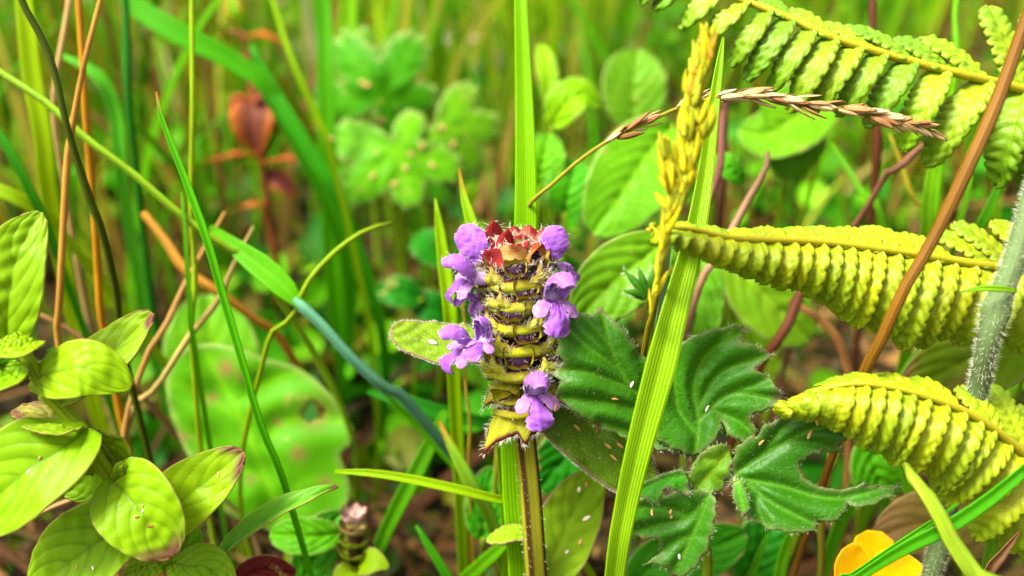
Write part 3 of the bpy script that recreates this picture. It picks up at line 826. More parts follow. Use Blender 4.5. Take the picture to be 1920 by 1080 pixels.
#SECTION: self heal
HB, HT = P(981, 765, 10.3), P(966, 440, 9.75)
HL = np.linalg.norm(HT - HB)
HA = (HT - HB) / HL
HF = nrm(-FW - (-FW @ HA) * HA)
HR = np.cross(HA, HF) * -1
if HR @ RT < 0:
    HR = -HR

def HO(ang):
    return HF * math.cos(ang) + HR * math.sin(ang)

def hp(ang, r, z):
    return HB + HA * (z * 0.01) + HO(ang) * (r * 0.01)

def h_solve(px, py, r):
    a, z = 0.0, (760 - py) / 325 * HL * 100
    for _ in range(30):
        q = proj(hp(a, r, z))
        a += np.clip((px - q[0]) / FPX * q[2] / r, -0.3, 0.3)
        z += (q[1] - py) / FPX * q[2]
        a = float(np.clip(a, -1.5, 1.5))
    return a, z

foot = P(1015, 1085, 10.8)
stem_pts = to_ground([HB + HA * 0.012, HB, P(985, 830, 10.4), P(995, 930, 10.55), P(1006, 1085, 10.9)], 0.004, 0.006)
sh = thing('self_heal', 'self heal with purple flowers on a bristly green and red spike', 'flower', stem_pts[-1] * np.array([1, 1, 0]))
M['sqstem'] = leaf_mat('square_stem_skin', trans=0.1, rough=0.5, edge=srgb(60, 28, 22, 0.5), edge_f=0.95, vein_f=0, stripes=4, scale=400)
V, F, A, uv = tube_geo(stem_pts[::-1], [0.00125, 0.0012, 0.0011], n=60, seg=32, square=5, hint=-FW + 0.35 * RT)
A['edge'] = sstep(0.86, 0.97, A['edge'])
mesh('stem', V, F, M['sqstem'], sh, None, A, C(165, 165, 40), uv)
Nn = vnormals(V, F)
idx = [i for i in range(len(V)) if A['edge'][i] > 0.6 and i // 32 > 10]
hairs('stem_hairs', M['hair'], sh, [(V[i] + HA * random.uniform(-.0006, .0006), Nn[i] + rng.normal(0, .3, 3), random.uniform(.0002, .00045), 0.00002) for i in random.choices(idx, k=700)])
# the core of the spike, hidden behind bracts and calyces
tube('spike_axis', M['sqstem'], sh, [HB - HA * 0.001, HB + HA * HL * 0.5, HT - HA * 0.001], [0.0013, 0.0024, 0.0026, 0.0022, 0.001], C(150, 150, 40), n=16, seg=16)

HAIR = []
def bract(ang, z, r0, length, half, rise, droop, color, red=0.0, point=0.4, skew=0.0, name='bract'):
    nu, nv = 20, 41
    u = np.linspace(0, 1, nu)
    th = np.linspace(-1, 1, nv)
    U, T = np.meshgrid(u, th, indexing='ij')
    ln = length * (np.clip(1 - np.abs(T) ** 2.4, 0, 1) ** 0.5 * 0.72 + point * np.exp(-((T - skew) / 0.16) ** 2) + 0.05)
    R = r0 + U * ln
    Z = z + rise * np.sin(U * 1.5) * (0.4 + 0.6 * (1 - T ** 2)) - droop * (U ** 2) * ln / length + 0.012 * np.sin(T * 9 + z * 40) * U - 0.02 * U * np.cos(T * 14 + ang * 5) * np.exp(-(T / 0.6) ** 2)
    al = ang + T * half
    V = HB + HA * (Z * 0.01)[..., None] + (HF * np.cos(al)[..., None] + HR * np.sin(al)[..., None]) * (R * 0.01)[..., None]
    V = V.reshape(-1, 3)
    edge = np.maximum(sstep(0.87, 0.95, U), sstep(0.95, 0.985, np.abs(T)))
    vein = np.exp(-((np.abs((T * 6) % 1 - 0.5) - 0.5) / 0.06) ** 2) * U
    F = grid_faces(nu, nv)
    mesh(name, V, F, M['bract'], sh, None, {'edge': edge, 'vein': vein, 'tip': np.full(U.shape, red) * sstep(0.2, 0.9, U), 'groove': U * 0}, color, np.stack([U.ravel(), T.ravel()], 1), solid=0.00016)
    G = V.reshape(nu, nv, 3)
    for _ in range(90):
        j = random.randrange(1, nv - 1)
        d = G[-1, j] - G[-3, j]
        HAIR.append((G[-1, j] + (G[-1, j + 1] - G[-1, j]) * random.random(), nrm(d) + HA * random.uniform(-.1, .9) + rng.normal(0, .25, 3), random.uniform(.0005, .00105), 0.000022))
    Nn = vnormals(V, F)
    for _ in range(70):
        i = random.randrange(len(V))
        nn = Nn[i] if Nn[i] @ (HA - FW) > 0 else -Nn[i]
        HAIR.append((V[i], nn + HA * 0.5 + rng.normal(0, .3, 3), random.uniform(.0004, .0009), 0.00002))

def calyx(px, py, ang=None, z=None, r=0.42, s=1.0, color=None, red=0.1, tilt=0.25, mouth=True, roll=0.0):
    if ang is None:
        ang, z = h_solve(px, py, r)
    O = HO(ang)
    c = nrm(O + HA * tilt)
    side = nrm(np.cross(HA, c))
    up = np.cross(c, side)
    side, up = side * math.cos(roll) + up * math.sin(roll), up * math.cos(roll) - side * math.sin(roll)
    ctr = hp(ang, r, z)
    seg = 28
    a = np.linspace(0, 2 * np.pi, seg, endpoint=False)
    sq = (np.abs(np.cos(a)) ** 3.2 + np.abs(np.sin(a)) ** 3.2) ** (-1 / 3.2)
    X, Y = np.cos(a) * sq, np.sin(a) * sq
    tooth = 0.055 * np.exp(-((a - 0.75) / 0.2) ** 2) + 0.055 * np.exp(-((a - 2.39) / 0.2) ** 2) + 0.03 * np.exp(-((a - 1.57) / 0.16) ** 2) + 0.04 * (np.exp(-((a - 4.3) / 0.2) ** 2) + np.exp(-((a - 5.1) / 0.2) ** 2))
    top = np.clip(np.sin(a), 0, 1)
    rings = []
    for t, hw, hh, dep in ((0, .05, .05, -.30), (.3, .09, .075, -.2), (.6, .12, .088, -.1), (.85, .137, .095, -.03), (1, .141, .098, -0.012), (1, .143, .099, 0.0), (1.0, .137, .093, 0.004), (1.0, .133, .090, -0.01), (.8, .12, .078, -.05)):
        k = 1 if dep > -0.025 else 0
        X2 = X * hw * (1.02 + 0.2 * top)
        Y2 = Y * hh * 0.98
        Dp = dep + k * (tooth + 0.03 * top)
        rings.append(ctr + (side[None] * X2[:, None] + up[None] * (Y2 + k * tooth * 0.5)[:, None] + c[None] * Dp[:, None]) * (0.01 * s))
    V = np.concatenate(rings)
    n = len(rings)
    e = np.repeat(np.array([0, 0, 0, 0, .25, 1, 1, .2, 0]), seg)
    vein = np.tile((np.abs(np.sin(a * 5)) < 0.2) * 1.0, n)
    ob = mesh('calyx', V, grid_faces(n, seg, True), M['bract'], sh, None, {'edge': e, 'vein': vein, 'tip': np.full(len(V), red), 'groove': e * 0}, color or C(196, 190, 40), np.zeros((len(V), 2)))
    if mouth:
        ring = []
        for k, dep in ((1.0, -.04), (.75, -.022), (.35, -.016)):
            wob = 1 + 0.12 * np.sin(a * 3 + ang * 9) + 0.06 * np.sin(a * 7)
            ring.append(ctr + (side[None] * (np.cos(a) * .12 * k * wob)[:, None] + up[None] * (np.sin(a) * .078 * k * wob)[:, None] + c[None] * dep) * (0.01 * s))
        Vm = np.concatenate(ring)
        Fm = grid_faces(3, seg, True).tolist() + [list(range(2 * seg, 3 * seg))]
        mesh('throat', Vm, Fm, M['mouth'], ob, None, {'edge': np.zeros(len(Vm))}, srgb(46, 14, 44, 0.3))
        for _ in range(14):
            aa = random.uniform(0, 6.28)
            p = ctr + (side * math.cos(aa) * .1 + up * math.sin(aa) * .065 - c * 0.03) * 0.01 * s
            HAIR.append((p, c * 0.6 - side * math.cos(aa) - up * math.sin(aa), random.uniform(.0003, .0006), 0.000016))
    for _ in range(26):
        aa = random.uniform(0, 6.28)
        t = random.uniform(0.3, 1)
        p = ctr + (side * math.cos(aa) * .14 + up * math.sin(aa) * .1 - c * (0.12 * (1 - t))) * 0.01 * s
        HAIR.append((p, side * math.cos(aa) + up * math.sin(aa) + c * 0.9 + HA * .3, random.uniform(.0004, .0009), 0.00002))
    return ob

YG = srgb(206, 208, 40, .5)
YG2 = srgb(192, 198, 52, .5)
def erect(ang, z, half, height, color, red, r0=0.22, r1=0.47, point=0.10, wob=0.0):
    """a cup shaped bract hugging the spike: its face looks outward, its rim is dark"""
    nu, nv = 18, 45
    U, T = np.meshgrid(np.linspace(0, 1, nu), np.linspace(-1, 1, nv), indexing='ij')
    top = height * (np.clip(1 - np.abs(T) ** 3.0, 0, 1) ** 0.6 * 0.8 + point * np.exp(-((T - wob) / 0.10) ** 2) + 0.12 * np.abs(T) ** 6 + 0.06 * np.sin(T * 5 + wob * 20))
    Z = z - height + U * top
    R = r0 + (r1 - r0) * np.sin(np.pi / 2 * np.clip(U * 1.9, 0, 1)) - 0.03 * sstep(0.45, 1, U) + 0.012 * np.sin(T * 17 + z * 30) * U
    R = R * (1 - 0.12 * T ** 2)
    al = ang + T * half
    V = (HB + HA * (Z * 0.01)[..., None] + (HF * np.cos(al)[..., None] + HR * np.sin(al)[..., None]) * (R * 0.01)[..., None]).reshape(-1, 3)
    edge = np.maximum(sstep(0.80, 0.89, U), sstep(0.965, 0.99, np.abs(T)))
    vein = np.exp(-((np.abs((T * 7) % 1 - 0.5) - 0.5) / 0.05) ** 2)
    F = grid_faces(nu, nv)
    mesh('bract', V, F, M['bract'], sh, None, {'edge': edge, 'vein': vein, 'tip': np.full(U.shape, red) * sstep(0.3, 1.0, U), 'groove': U * 0}, color, np.stack([U.ravel(), T.ravel()], 1), solid=0.00014)
    G = V.reshape(nu, nv, 3)
    for _ in range(95):
        i = min(nu - 2, int(random.random() ** 0.6 * nu))
        j = random.randrange(1, nv - 1)
        out = nrm(HF * math.cos(al[0, j]) + HR * math.sin(al[0, j]))
        HAIR.append((G[i, j] + (G[i, j + 1] - G[i, j]) * random.random(), out * random.uniform(.3, 1) + HA * random.uniform(.2, 1.1) + rng.normal(0, .3, 3), random.uniform(.0005, .0011), 0.000025))

# rings from the foot to the crown: erect bracts, with calyces opening above their rims
mouths = [(973, 672, 1.12, 0.0), (990, 625, 1.06, 0.06), (958, 583, 1.05, -0.05), (988, 542, 0.95, 0.08), (967, 503, 0.85, 0.0)]
for k, (px, py, s, roll) in enumerate(mouths):
    f = 1 - 0.03 * k
    am, zm = h_solve(px, py, 0.485 * f)
    calyx(0, 0, am, zm, 0.485 * f, s, YG, 0.02 + 0.06 * k, 0.75, roll=roll)
    zr = zm - 0.082 * s
    col = YG if k < 3 else YG2
    erect(am * 0.4 + 0.05, zr, 1.2, 0.24, col, 0.03 + 0.1 * max(0, k - 1), r0=0.38, r1=0.50 * f, wob=(am * 0.4))
    for sg in (-1, 1):          # narrower pointed scales flanking each mouth
        erect(am + sg * random.uniform(.68, .85), zr + random.uniform(.07, .11), 0.46, 0.27, col, 0.1 + 0.1 * k, r0=0.36, r1=0.53 * f, point=0.38, wob=-sg * .25)
    erect(am + 2.0, zr + 0.03, 0.95, 0.3, col, 0.15 + 0.08 * k, r1=0.49 * f, point=0.2)
    erect(am - 2.0, zr + 0.03, 0.95, 0.3, col, 0.15 + 0.08 * k, r1=0.49 * f, point=0.2)
    erect(am + math.pi, zr + 0.03, 1.0, 0.28, col, 0.1, r1=0.44 * f)
    for da, mo in ((1.2, True), (-1.2, True), (1.75, True), (-1.55, True), (2.35, True), (-2.35, True), (3.14, True)):
        calyx(0, 0, am + da + random.uniform(-.08, .08), zm + random.uniform(-.03, .05), 0.47 * f, s * random.uniform(.85, .95), col, 0.1 + 0.05 * k, mouth=mo, tilt=0.7, roll=random.uniform(-.2, .2))
a_, z_ = h_solve(1008, 482, 0.36)
calyx(0, 0, a_, z_, 0.36, 0.8, C(215, 170, 50), 0.45, 0.3, roll=0.5)
# the big bracts at the foot: hanging to the left, reaching right, and one folded below the lowest mouth
bract(-0.95, 0.10, 0.14, 0.40, 0.95, 0.0, 0.44, srgb(205, 205, 40, GK), red=0.0, point=0.36)
bract(0.0, 0.06, 0.14, 0.30, 0.9, 0.0, 0.30, srgb(195, 200, 45, GK), red=0.0, point=0.25)
bract(1.05, 0.30, 0.2, 0.36, 0.8, 0.02, 0.16, C(215, 208, 30), red=0.0, point=0.5)
bract(-1.1, 0.36, 0.22, 0.27, 0.7, 0.02, 0.25, C(215, 208, 35), red=0.0, point=0.3)
erect(0.1, 0.22, 1.3, 0.25, C(215, 208, 30), 0.0, r1=0.42)
calyx(0, 0, -0.5, 0.3, 0.42, 1.05, YG, 0.02, -0.1, mouth=False)
calyx(0, 0, 0.35, 0.2, 0.36, 0.95, YG, 0.02, -0.3, mouth=False)

# the young red bracts at the top
def young(px0, py0, px1, py1, d0, d1, w, color, red, hint, arch=0.9, bulge=0.25):
    a, b_ = P(px0, py0, d0), P(px1, py1, d1)
    m = (a + b_) / 2 + nrm(hint) * np.linalg.norm(b_ - a) * -bulge * 0.5
    wm = px2m(w, d0) / 2
    kw = dict(nu=26, nv=17, arch=arch, edge_w=0.14, tip0=0.45, veins=5, vein_k=0.3, relief=0.00006, seed=int(px0))
    V, F, A, uv = leaf_geo([a, m, b_], lambda u: wm * np.clip(np.sin(np.pi * (0.16 + 0.84 * u) ** 0.9), 0.02, 1) ** 0.7 * np.where(u > 0.92, 0.85, 1), hint, **kw)
    A['tip'] = np.maximum(A['tip'], red)
    mesh('young_bract', V, F, M['redbract'], sh, None, A, color, uv, solid=0.00015)
    HAIR.extend(margin_hairs(V, 26, 17, 34, 0.0009, 0.00002))
RB, PK, YL = srgb(172, 62, 66, .5), srgb(222, 160, 140, .55), srgb(215, 200, 120, .55)
tcam = -FW
young(945, 492, 925, 414, 9.75, 9.7, 52, RB, 0.5, tcam + .5 * RT, 0.7)
young(985, 485, 992, 422, 9.95, 9.95, 54, PK, 0.2, tcam - 0.1 * RT + 0.3 * UP, 0.8)
young(1006, 488, 1020, 428, 9.9, 9.9, 40, PK, 0.25, tcam - .5 * RT, 0.8)
young(962, 475, 965, 424, 10.0, 10.0, 44, PK, 0.4, tcam + 0.2 * UP, 0.7)
young(952, 482, 952, 431, 9.66, 9.62, 36, RB, 0.55, tcam + .35 * RT, 0.9)
young(962, 476, 992, 452, 9.58, 9.54, 16, RB, 0.8, tcam + 0.5 * UP, 0.9)
young(960, 492, 962, 458, 9.52, 9.45, 56, YL, 0.35, tcam + .5 * UP, 1.0)
young(1000, 498, 1015, 455, 9.55, 9.55, 42, C(210, 150, 40), 0.35, tcam + .3 * UP + .3 * RT, 0.9)
young(935, 505, 910, 470, 9.55, 9.5, 46, RB, 0.35, tcam - .4 * RT, 0.9)
young(975, 480, 978, 440, 9.75, 9.7, 48, YL, 0.1, tcam + .3 * UP, 0.9)
# overlapping small green red bracts under the crown
for a_, z_ in ((-0.5, 1.62), (0.35, 1.66), (1.3, 1.6), (-1.4, 1.62), (2.6, 1.7), (-2.4, 1.7)):
    bract(a_, z_, 0.14, 0.28, 0.65, 0.13, -0.02, YG2, red=0.45, point=0.3)

def corolla(px, py, d, f, u, s=1.0, tube_len=0.45, hood=True, lip=True, color=None, fl=1.0, label=None):
    f, u = nrm(f), np.asarray(u, float)
    u = nrm(u - (u @ f) * f)
    sd = np.cross(f, u)
    o = P(px, py, d)
    k = 0.01 * s
    q = lambda a, b, c=0.0: o + (f * a + u * b + sd * c) * k
    col = color or srgb(182, 112, 224, 0.62)
    tb = tube('corolla', M['petal'], sh, [q(-tube_len, -.02), q(-.15, 0.0), q(.02, .02)], [0.055 * k, 0.07 * k, .1 * k], srgb(205, 165, 235, .6), n=10, seg=12)
    if hood:
        sp = [(-.03, .0), (.0, .16), (.12, .3), (.3, .35), (.46, .27)]
        pts = [q(a, b) for a, b in sp]
        S = spline(pts, 24)
        T = nrm(np.gradient(S, axis=0))
        hint = nrm(np.cross(sd[None], T) * -1.0)
        if (hint[12] @ u) < 0:
            hint = -hint
        kw = dict(nu=24, nv=21, arch=1.45, wave=0.07, seed=px, veins=5, vein_k=0.2, relief=0.00003, rumple=0.000012, edge_w=0.12)
        V, F, A, uv = leaf_geo(pts, lambda t: 0.155 * k * np.clip(np.sin(np.pi * (0.22 + 0.70 * t)), 0.1, 1) ** 0.6, hint, **kw)
        mesh('hood', V, F, M['petal'], tb, None, A, col, uv, solid=0.00012)
        Nn = vnormals(V, F)
        for i in rng.integers(0, len(V), 46):
            nn = Nn[i] if Nn[i] @ (V[i] - q(.2, .1)) > 0 else -Nn[i]
            HAIR.append((V[i], nn + rng.normal(0, .25, 3), random.uniform(.0003, .0007), 0.000018))
        HAIR.extend(margin_hairs(V, 24, 21, 16, 0.0006, 0.000018))
    if lip:
        kw = dict(nu=18, nv=17, wave=0.4, wave_n=1.4, fold=-0.35, rumple=0.00005, serr=9, serr_amp=0.3, edge_w=0.2)
        V, F, A, uv = leaf_geo([q(-.02, -.04), q(.16, -.07), q(.29, -.2), q(.33, -.36)], lambda t: k * np.interp(t, [0, .35, .7, .92, 1], [.05, .07, .15, .155, .09]), u + f * .5, seed=py, **kw)
        mesh('lower_lip', V, F, M['petal'], tb, None, A, srgb(168, 98, 212, .56), uv, solid=0.00012)
        for sg in (-1, 1):
            kw = dict(nu=12, nv=11, wave=0.2, fold=-0.3, rumple=0.00003, edge_w=0.2)
            V, F, A, uv = leaf_geo([q(.02, -.03, sg * .05), q(.14, -.06, sg * .16), q(.2, -.17, sg * .24)], lambda t: k * np.interp(t, [0, .4, .8, 1], [.05, .08, .09, .03]), u + f * .8 + sd * sg * .4, seed=py + sg, **kw)
            mesh('side_lobe', V, F, M['petal'], tb, None, A, srgb(205, 145, 228, .62), uv, solid=0.00012)
        for sg in ((-1, 1) if hood else ()):
            tube('stamen', M['petal'], tb, [q(.0, .05, sg * .03), q(.2, .2, sg * .05), q(.34, .22, sg * .06)], [.012 * k, .012 * k, .022 * k], srgb(170, 130, 210, .5), n=8, seg=6)

VI = srgb(172, 108, 224, .55)
def paddle(bx, by, tx, ty, w, d, lean):
    # an open flower seen from behind: the rounded hood as a broad cupped lobe on its tube
    a, b_ = P(bx, by, d), P(tx, ty, d - .05)
    out = nrm(b_ - a)
    tb = tube('corolla', M['petal'], sh, [hp(0, .2, 1.55), (a * .6 + hp(0, .2, 1.55) * .4), a + out * .0006], [.0005, .0007, .0009], srgb(205, 165, 235, .6), n=10, seg=12)
    m = (a + b_) / 2 + (-FW) * .0007
    wm = px2m(w, d) / 2
    V, F, A, uv = leaf_geo([a - out * .0004, m, b_], lambda t: wm * np.interp(t, [0, .15, .4, .7, .88, .96, 1], [.4, .5, .82, 1, .82, .52, .12]), -FW + lean * RT + .25 * UP, nu=34, nv=25, arch=.5, wave=.1, veins=6, vein_k=.25, relief=.00004, rumple=.00002, edge_w=.1, seed=int(bx))
    mesh('hood', V, F, M['petal'], tb, None, A, srgb(180, 110, 224, .6), uv, solid=.00014)
    Nn = vnormals(V, F)
    for i in rng.integers(0, len(V), 35):
        nn = Nn[i] if Nn[i] @ FW < 0 else -Nn[i]
        HAIR.append((V[i], nn + out * .6 + rng.normal(0, .3, 3), random.uniform(.0003, .0007), 0.000017))
    HAIR.extend(margin_hairs(V, 34, 25, 40, .0006, .000018))
    return tb
paddle(916, 506, 864, 424, 60, 9.75, -.4)
paddle(1018, 508, 1053, 425, 58, 9.75, .4)
corolla(1042, 490, 10.05, D(.75, .1, .3), D(.3, .9, .2), 0.7, 0.3, hood=False)
corolla(888, 522, 9.6, D(-1, .05, .2), D(.05, .75, .65), 0.82, 0.6)
corolla(892, 560, 9.85, D(-.5, -.65, .4), D(-.5, .75, .3), 0.55, 0.4)
corolla(878, 648, 9.6, D(-.9, -.1, .4), D(.0, .8, .6), 0.8, 0.5)
corolla(908, 640, 9.5, D(-.35, .2, .85), D(.25, .9, -.1), 0.68, 0.4)
corolla(1036, 556, 9.55, D(.3, -.28, .85), D(.12, .95, .3), 0.98, 0.5)
corolla(1003, 733, 9.65, D(.15, -.3, .9), D(-.05, .95, .3), 0.92, 0.45)
hairs('spike_hairs', M['hair'], sh, HAIR)

# its leaves: the oval one to the left, the broad one to the right, a pair lower on the stem
def heal_leaf(spine, w, hint, color, hair_n=260, nu=70, nv=41, prof=None, **kw):
    d = spine[0][2]
    wm = px2m(w, d) / 2
    prof = prof or (lambda u: np.clip(np.sin(np.pi * (0.06 + 0.93 * u)), 0.02, 1) ** 0.55)
    pts = [P(*q) for q in spine]
    kw = dict(dict(fold=0.12, veins=5, vein_k=0.32, relief=0.00007, edge_w=0.1, wave=0.04, rumple=0.00003, seed=int(w)), **kw)
    V, F, A, uv = leaf_geo(pts, lambda u: wm * prof(u), hint, nu=nu, nv=nv, **kw)
    o = mesh('leaf', V, F, M['heal'], sh, None, A, color, uv, solid=0.00025)
    if hair_n:
        hairs('leaf_hairs', M['hair'], o, margin_hairs(V, nu, nv, hair_n, 0.00036, 0.000014) + surface_hairs(V, F, hair_n, 0.0006, -RT * .6 - UP * .2, 0.000014))
    return o
heal_leaf([(925, 655, 10.3), (880, 650, 10.2), (810, 645, 10.1), (732, 622, 10.0)], 104, UP * 1.0 - FW * .9, C(165, 200, 80), 420, prof=lambda u: np.clip(np.sin(np.pi * (0.12 + 0.86 * u)), 0.02, 1) ** 0.45)
heal_leaf([(990, 715, 10.5), (1050, 755, 10.45), (1130, 825, 10.35), (1220, 925, 10.3)], 135, -FW + UP * .3 - RT * .2, C(105, 150, 40), 620, prof=lambda u: np.clip(np.sin(np.pi * (0.12 + 0.86 * u)), 0.02, 1) ** 0.5)
heal_leaf([(1015, 1110, 11), (1045, 1030, 11.1), (1075, 960, 11.3), (1120, 880, 11.5)], 125, -FW + UP * .3 + RT * .3, C(165, 215, 75), 0)
heal_leaf([(1000, 1005, 10.9), (965, 1000, 10.9), (935, 1008, 10.9), (912, 1015, 10.9)], 44, UP - FW * .6, C(165, 205, 60), 0, nu=30, nv=17)

#SECTION: fern
def fern_pinna(parent, mid, low, high, width, color, tipcol, r=0.00048, tilt=1.0):
    """one leaflet of the frond: midrib plus its hanging and rising segments"""
    p = [P(*q) for q in mid]
    rib = tube('leaflet', M['fern'], parent, p, [r * 0.5, r, r * 1.2, r * 1.3], color=C(238, 222, 12), n=50, seg=10, ridge=2, ridge_a=0.15)
    mid = np.array(mid, float)
    def depth_at(px):
        return np.interp(px, mid[:, 0], mid[:, 2])
    for rows, side in ((low, 1), (high, -1)):
        n = len(rows)
        for i, (bx, by, tx, ty) in enumerate(rows):
            d = depth_at(bx)
            fr = i / max(1, n - 1)
            L = math.hypot(tx - bx, ty - by)
            a = P(bx, by, d + 0.02)
            if side > 0:
                b1 = P(bx * .68 + tx * .32 + 4, by * .66 + ty * .34 - L * .02, d - 0.10 - 0.0006 * L)
                b2 = P(bx * .3 + tx * .7 + 3, by * .3 + ty * .7, d - 0.10)
                t = P(tx, ty, d + 0.06 + 0.0009 * L)
                hint = -FW + RT * -(0.75 + random.uniform(-.15, .15)) * tilt * (1 if L > 75 else .4) + UP * 0.08
            else:
                b1 = P(bx * .68 + tx * .32, by * .68 + ty * .32 - L * .10, d + 0.10)
                b2 = P(bx * .3 + tx * .7, by * .3 + ty * .7 - L * .10, d + 0.22)
                t = P(tx, ty, d + 0.36)
                hint = -FW * 0.6 + UP * 0.9 + RT * 0.2
            w = px2m(width(bx), d) * 0.5 * random.uniform(.93, 1.07)
            nl = max(3, int(L / 18)) if L > 75 else 3
            mixf = 0.5 + 0.5 * math.sin(i * .9 + bx * .01) * random.uniform(.4, 1)
            c = np.array(color) * mixf + np.array(tipcol) * (1 - mixf)
            c[:3] *= math.exp(random.gauss(0, .08))
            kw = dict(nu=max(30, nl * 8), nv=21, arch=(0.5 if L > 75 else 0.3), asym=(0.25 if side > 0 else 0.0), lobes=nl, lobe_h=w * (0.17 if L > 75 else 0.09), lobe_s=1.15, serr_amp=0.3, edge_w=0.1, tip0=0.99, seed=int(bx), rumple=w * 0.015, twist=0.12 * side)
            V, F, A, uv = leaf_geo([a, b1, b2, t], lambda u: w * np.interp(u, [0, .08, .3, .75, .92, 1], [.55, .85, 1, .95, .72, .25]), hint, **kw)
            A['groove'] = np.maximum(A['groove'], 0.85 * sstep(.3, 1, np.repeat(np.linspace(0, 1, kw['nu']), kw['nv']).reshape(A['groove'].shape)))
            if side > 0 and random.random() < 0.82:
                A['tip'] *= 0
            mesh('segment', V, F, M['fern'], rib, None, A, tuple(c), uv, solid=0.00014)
    return rib

fern_foot = P(2120, 1500, 14)
fern_foot[2] = 0
rach = [P(2010, -140, 10.8), P(1995, 185, 10.6), P(2010, 520, 10.3), P(2040, 960, 10.4), P(2070, 1300, 12.2), fern_foot - ZUP * 0.002]
fern = thing('fern_frond', 'yellow green fern frond with drooping leaflets made of ribbed hanging segments', 'fern', fern_foot)
tube('rachis', M['fern'], fern, rach[::-1], [0.0016, 0.0014, 0.0012, 0.0009], C(190, 180, 30), n=50, seg=10, ridge=2, ridge_a=0.15)
FY, FG, FO = srgb(176, 204, 18, GK), srgb(128, 182, 18, GK), srgb(206, 212, 10, GK)
fern_pinna(fern, [(1130, -95, 10.9), (1260, -50, 10.7), (1400, 3, 10.5), (1480, 34, 10.4), (1560, 70, 10.3), (1680, 107, 10.3), (1790, 136, 10.3), (1850, 150, 10.35), (1920, 168, 10.45), (1996, 190, 10.6)],
           [(1200, -70, 1160, -10), (1245, -55, 1200, 5), (1290, -38, 1225, 12), (1345, -16, 1272, 48), (1397, 2, 1316, 74), (1438, 18, 1368, 122), (1480, 34, 1397, 150), (1520, 53, 1440, 172), (1560, 70, 1478, 208), (1605, 84, 1520, 208), (1652, 98, 1568, 215), (1707, 114, 1622, 236), (1767, 130, 1690, 282), (1847, 150, 1735, 310), (1915, 167, 1868, 350), (1965, 180, 1930, 370)],
           [(1480, 34, 1420, -8), (1560, 70, 1480, 18), (1640, 94, 1530, 46), (1710, 112, 1575, 52), (1775, 130, 1680, 72), (1843, 146, 1726, 72), (1913, 163, 1852, 12), (1965, 178, 1935, 20)],
           lambda x: np.interp(x, [1150, 1300, 1440, 1600, 1800, 1950], [30, 48, 57, 60, 74, 76]), FG, FY)
fern_pinna(fern, [(1214, 432, 8.7), (1250, 426, 8.8), (1300, 430, 8.95), (1370, 446, 9.2), (1480, 450, 9.5), (1560, 455, 9.7), (1650, 466, 9.8), (1730, 478, 9.9), (1800, 490, 10), (1870, 500, 10.05), (1950, 510, 10.2), (2010, 520, 10.3)],
           [(1238, 430, 1222, 446), (1262, 430, 1240, 452), (1288, 432, 1262, 462), (1314, 436, 1290, 474), (1340, 441, 1316, 486), (1366, 446, 1340, 498), (1394, 449, 1366, 508), (1422, 451, 1394, 520), (1450, 453, 1424, 530), (1480, 454, 1454, 540), (1508, 456, 1484, 542), (1536, 458, 1512, 556), (1562, 459, 1538, 568), (1590, 462, 1566, 586), (1618, 465, 1584, 602), (1645, 468, 1606, 614), (1676, 473, 1642, 622), (1712, 478, 1664, 632), (1748, 484, 1692, 656), (1782, 489, 1726, 652), (1820, 494, 1760, 636), (1866, 500, 1796, 645), (1915, 506, 1850, 640), (1960, 512, 1910, 660)],
           [(1300, 432, 1252, 420), (1360, 445, 1300, 428), (1420, 450, 1350, 436), (1480, 452, 1400, 434), (1540, 456, 1455, 434), (1600, 462, 1500, 432), (1660, 470, 1552, 434), (1720, 479, 1610, 430), (1780, 488, 1660, 446), (1868, 499, 1748, 438), (1900, 504, 1785, 420), (1960, 510, 1860, 415)],
           lambda x: np.interp(x, [1238, 1340, 1480, 1600, 1750, 1950], [40, 58, 60, 58, 66, 74]), FY, FO, tilt=0.5)
fern_pinna(fern, [(1452, 772, 9.5), (1490, 750, 9.4), (1530, 733, 9.3), (1600, 718, 9.2), (1680, 727, 9.2), (1780, 758, 9.3), (1860, 802, 9.5), (1920, 850, 9.7), (1990, 910, 10.1), (2040, 960, 10.4)],
           [(1480, 757, 1462, 782), (1505, 744, 1492, 786), (1532, 734, 1510, 790), (1560, 727, 1540, 796), (1590, 721, 1562, 808), (1618, 720, 1588, 820), (1646, 723, 1612, 838), (1674, 727, 1640, 848), (1704, 733, 1664, 860), (1734, 743, 1672, 872), (1766, 754, 1708, 886), (1798, 766, 1742, 892), (1828, 783, 1762, 916), (1858, 800, 1756, 924), (1888, 824, 1772, 944), (1918, 848, 1838, 940), (1955, 880, 1828, 1010), (1990, 912, 1880, 1030), (2020, 940, 1930, 1060)],
           [(1540, 732, 1484, 752), (1600, 719, 1530, 722), (1660, 725, 1580, 706), (1720, 739, 1640, 704), (1790, 762, 1700, 712), (1870, 808, 1800, 724), (1925, 855, 1852, 722), (1975, 898, 1905, 760)],
           lambda x: np.interp(x, [1480, 1590, 1700, 1830, 2000], [38, 46, 54, 68, 80]), FO, FY, tilt=0.7)

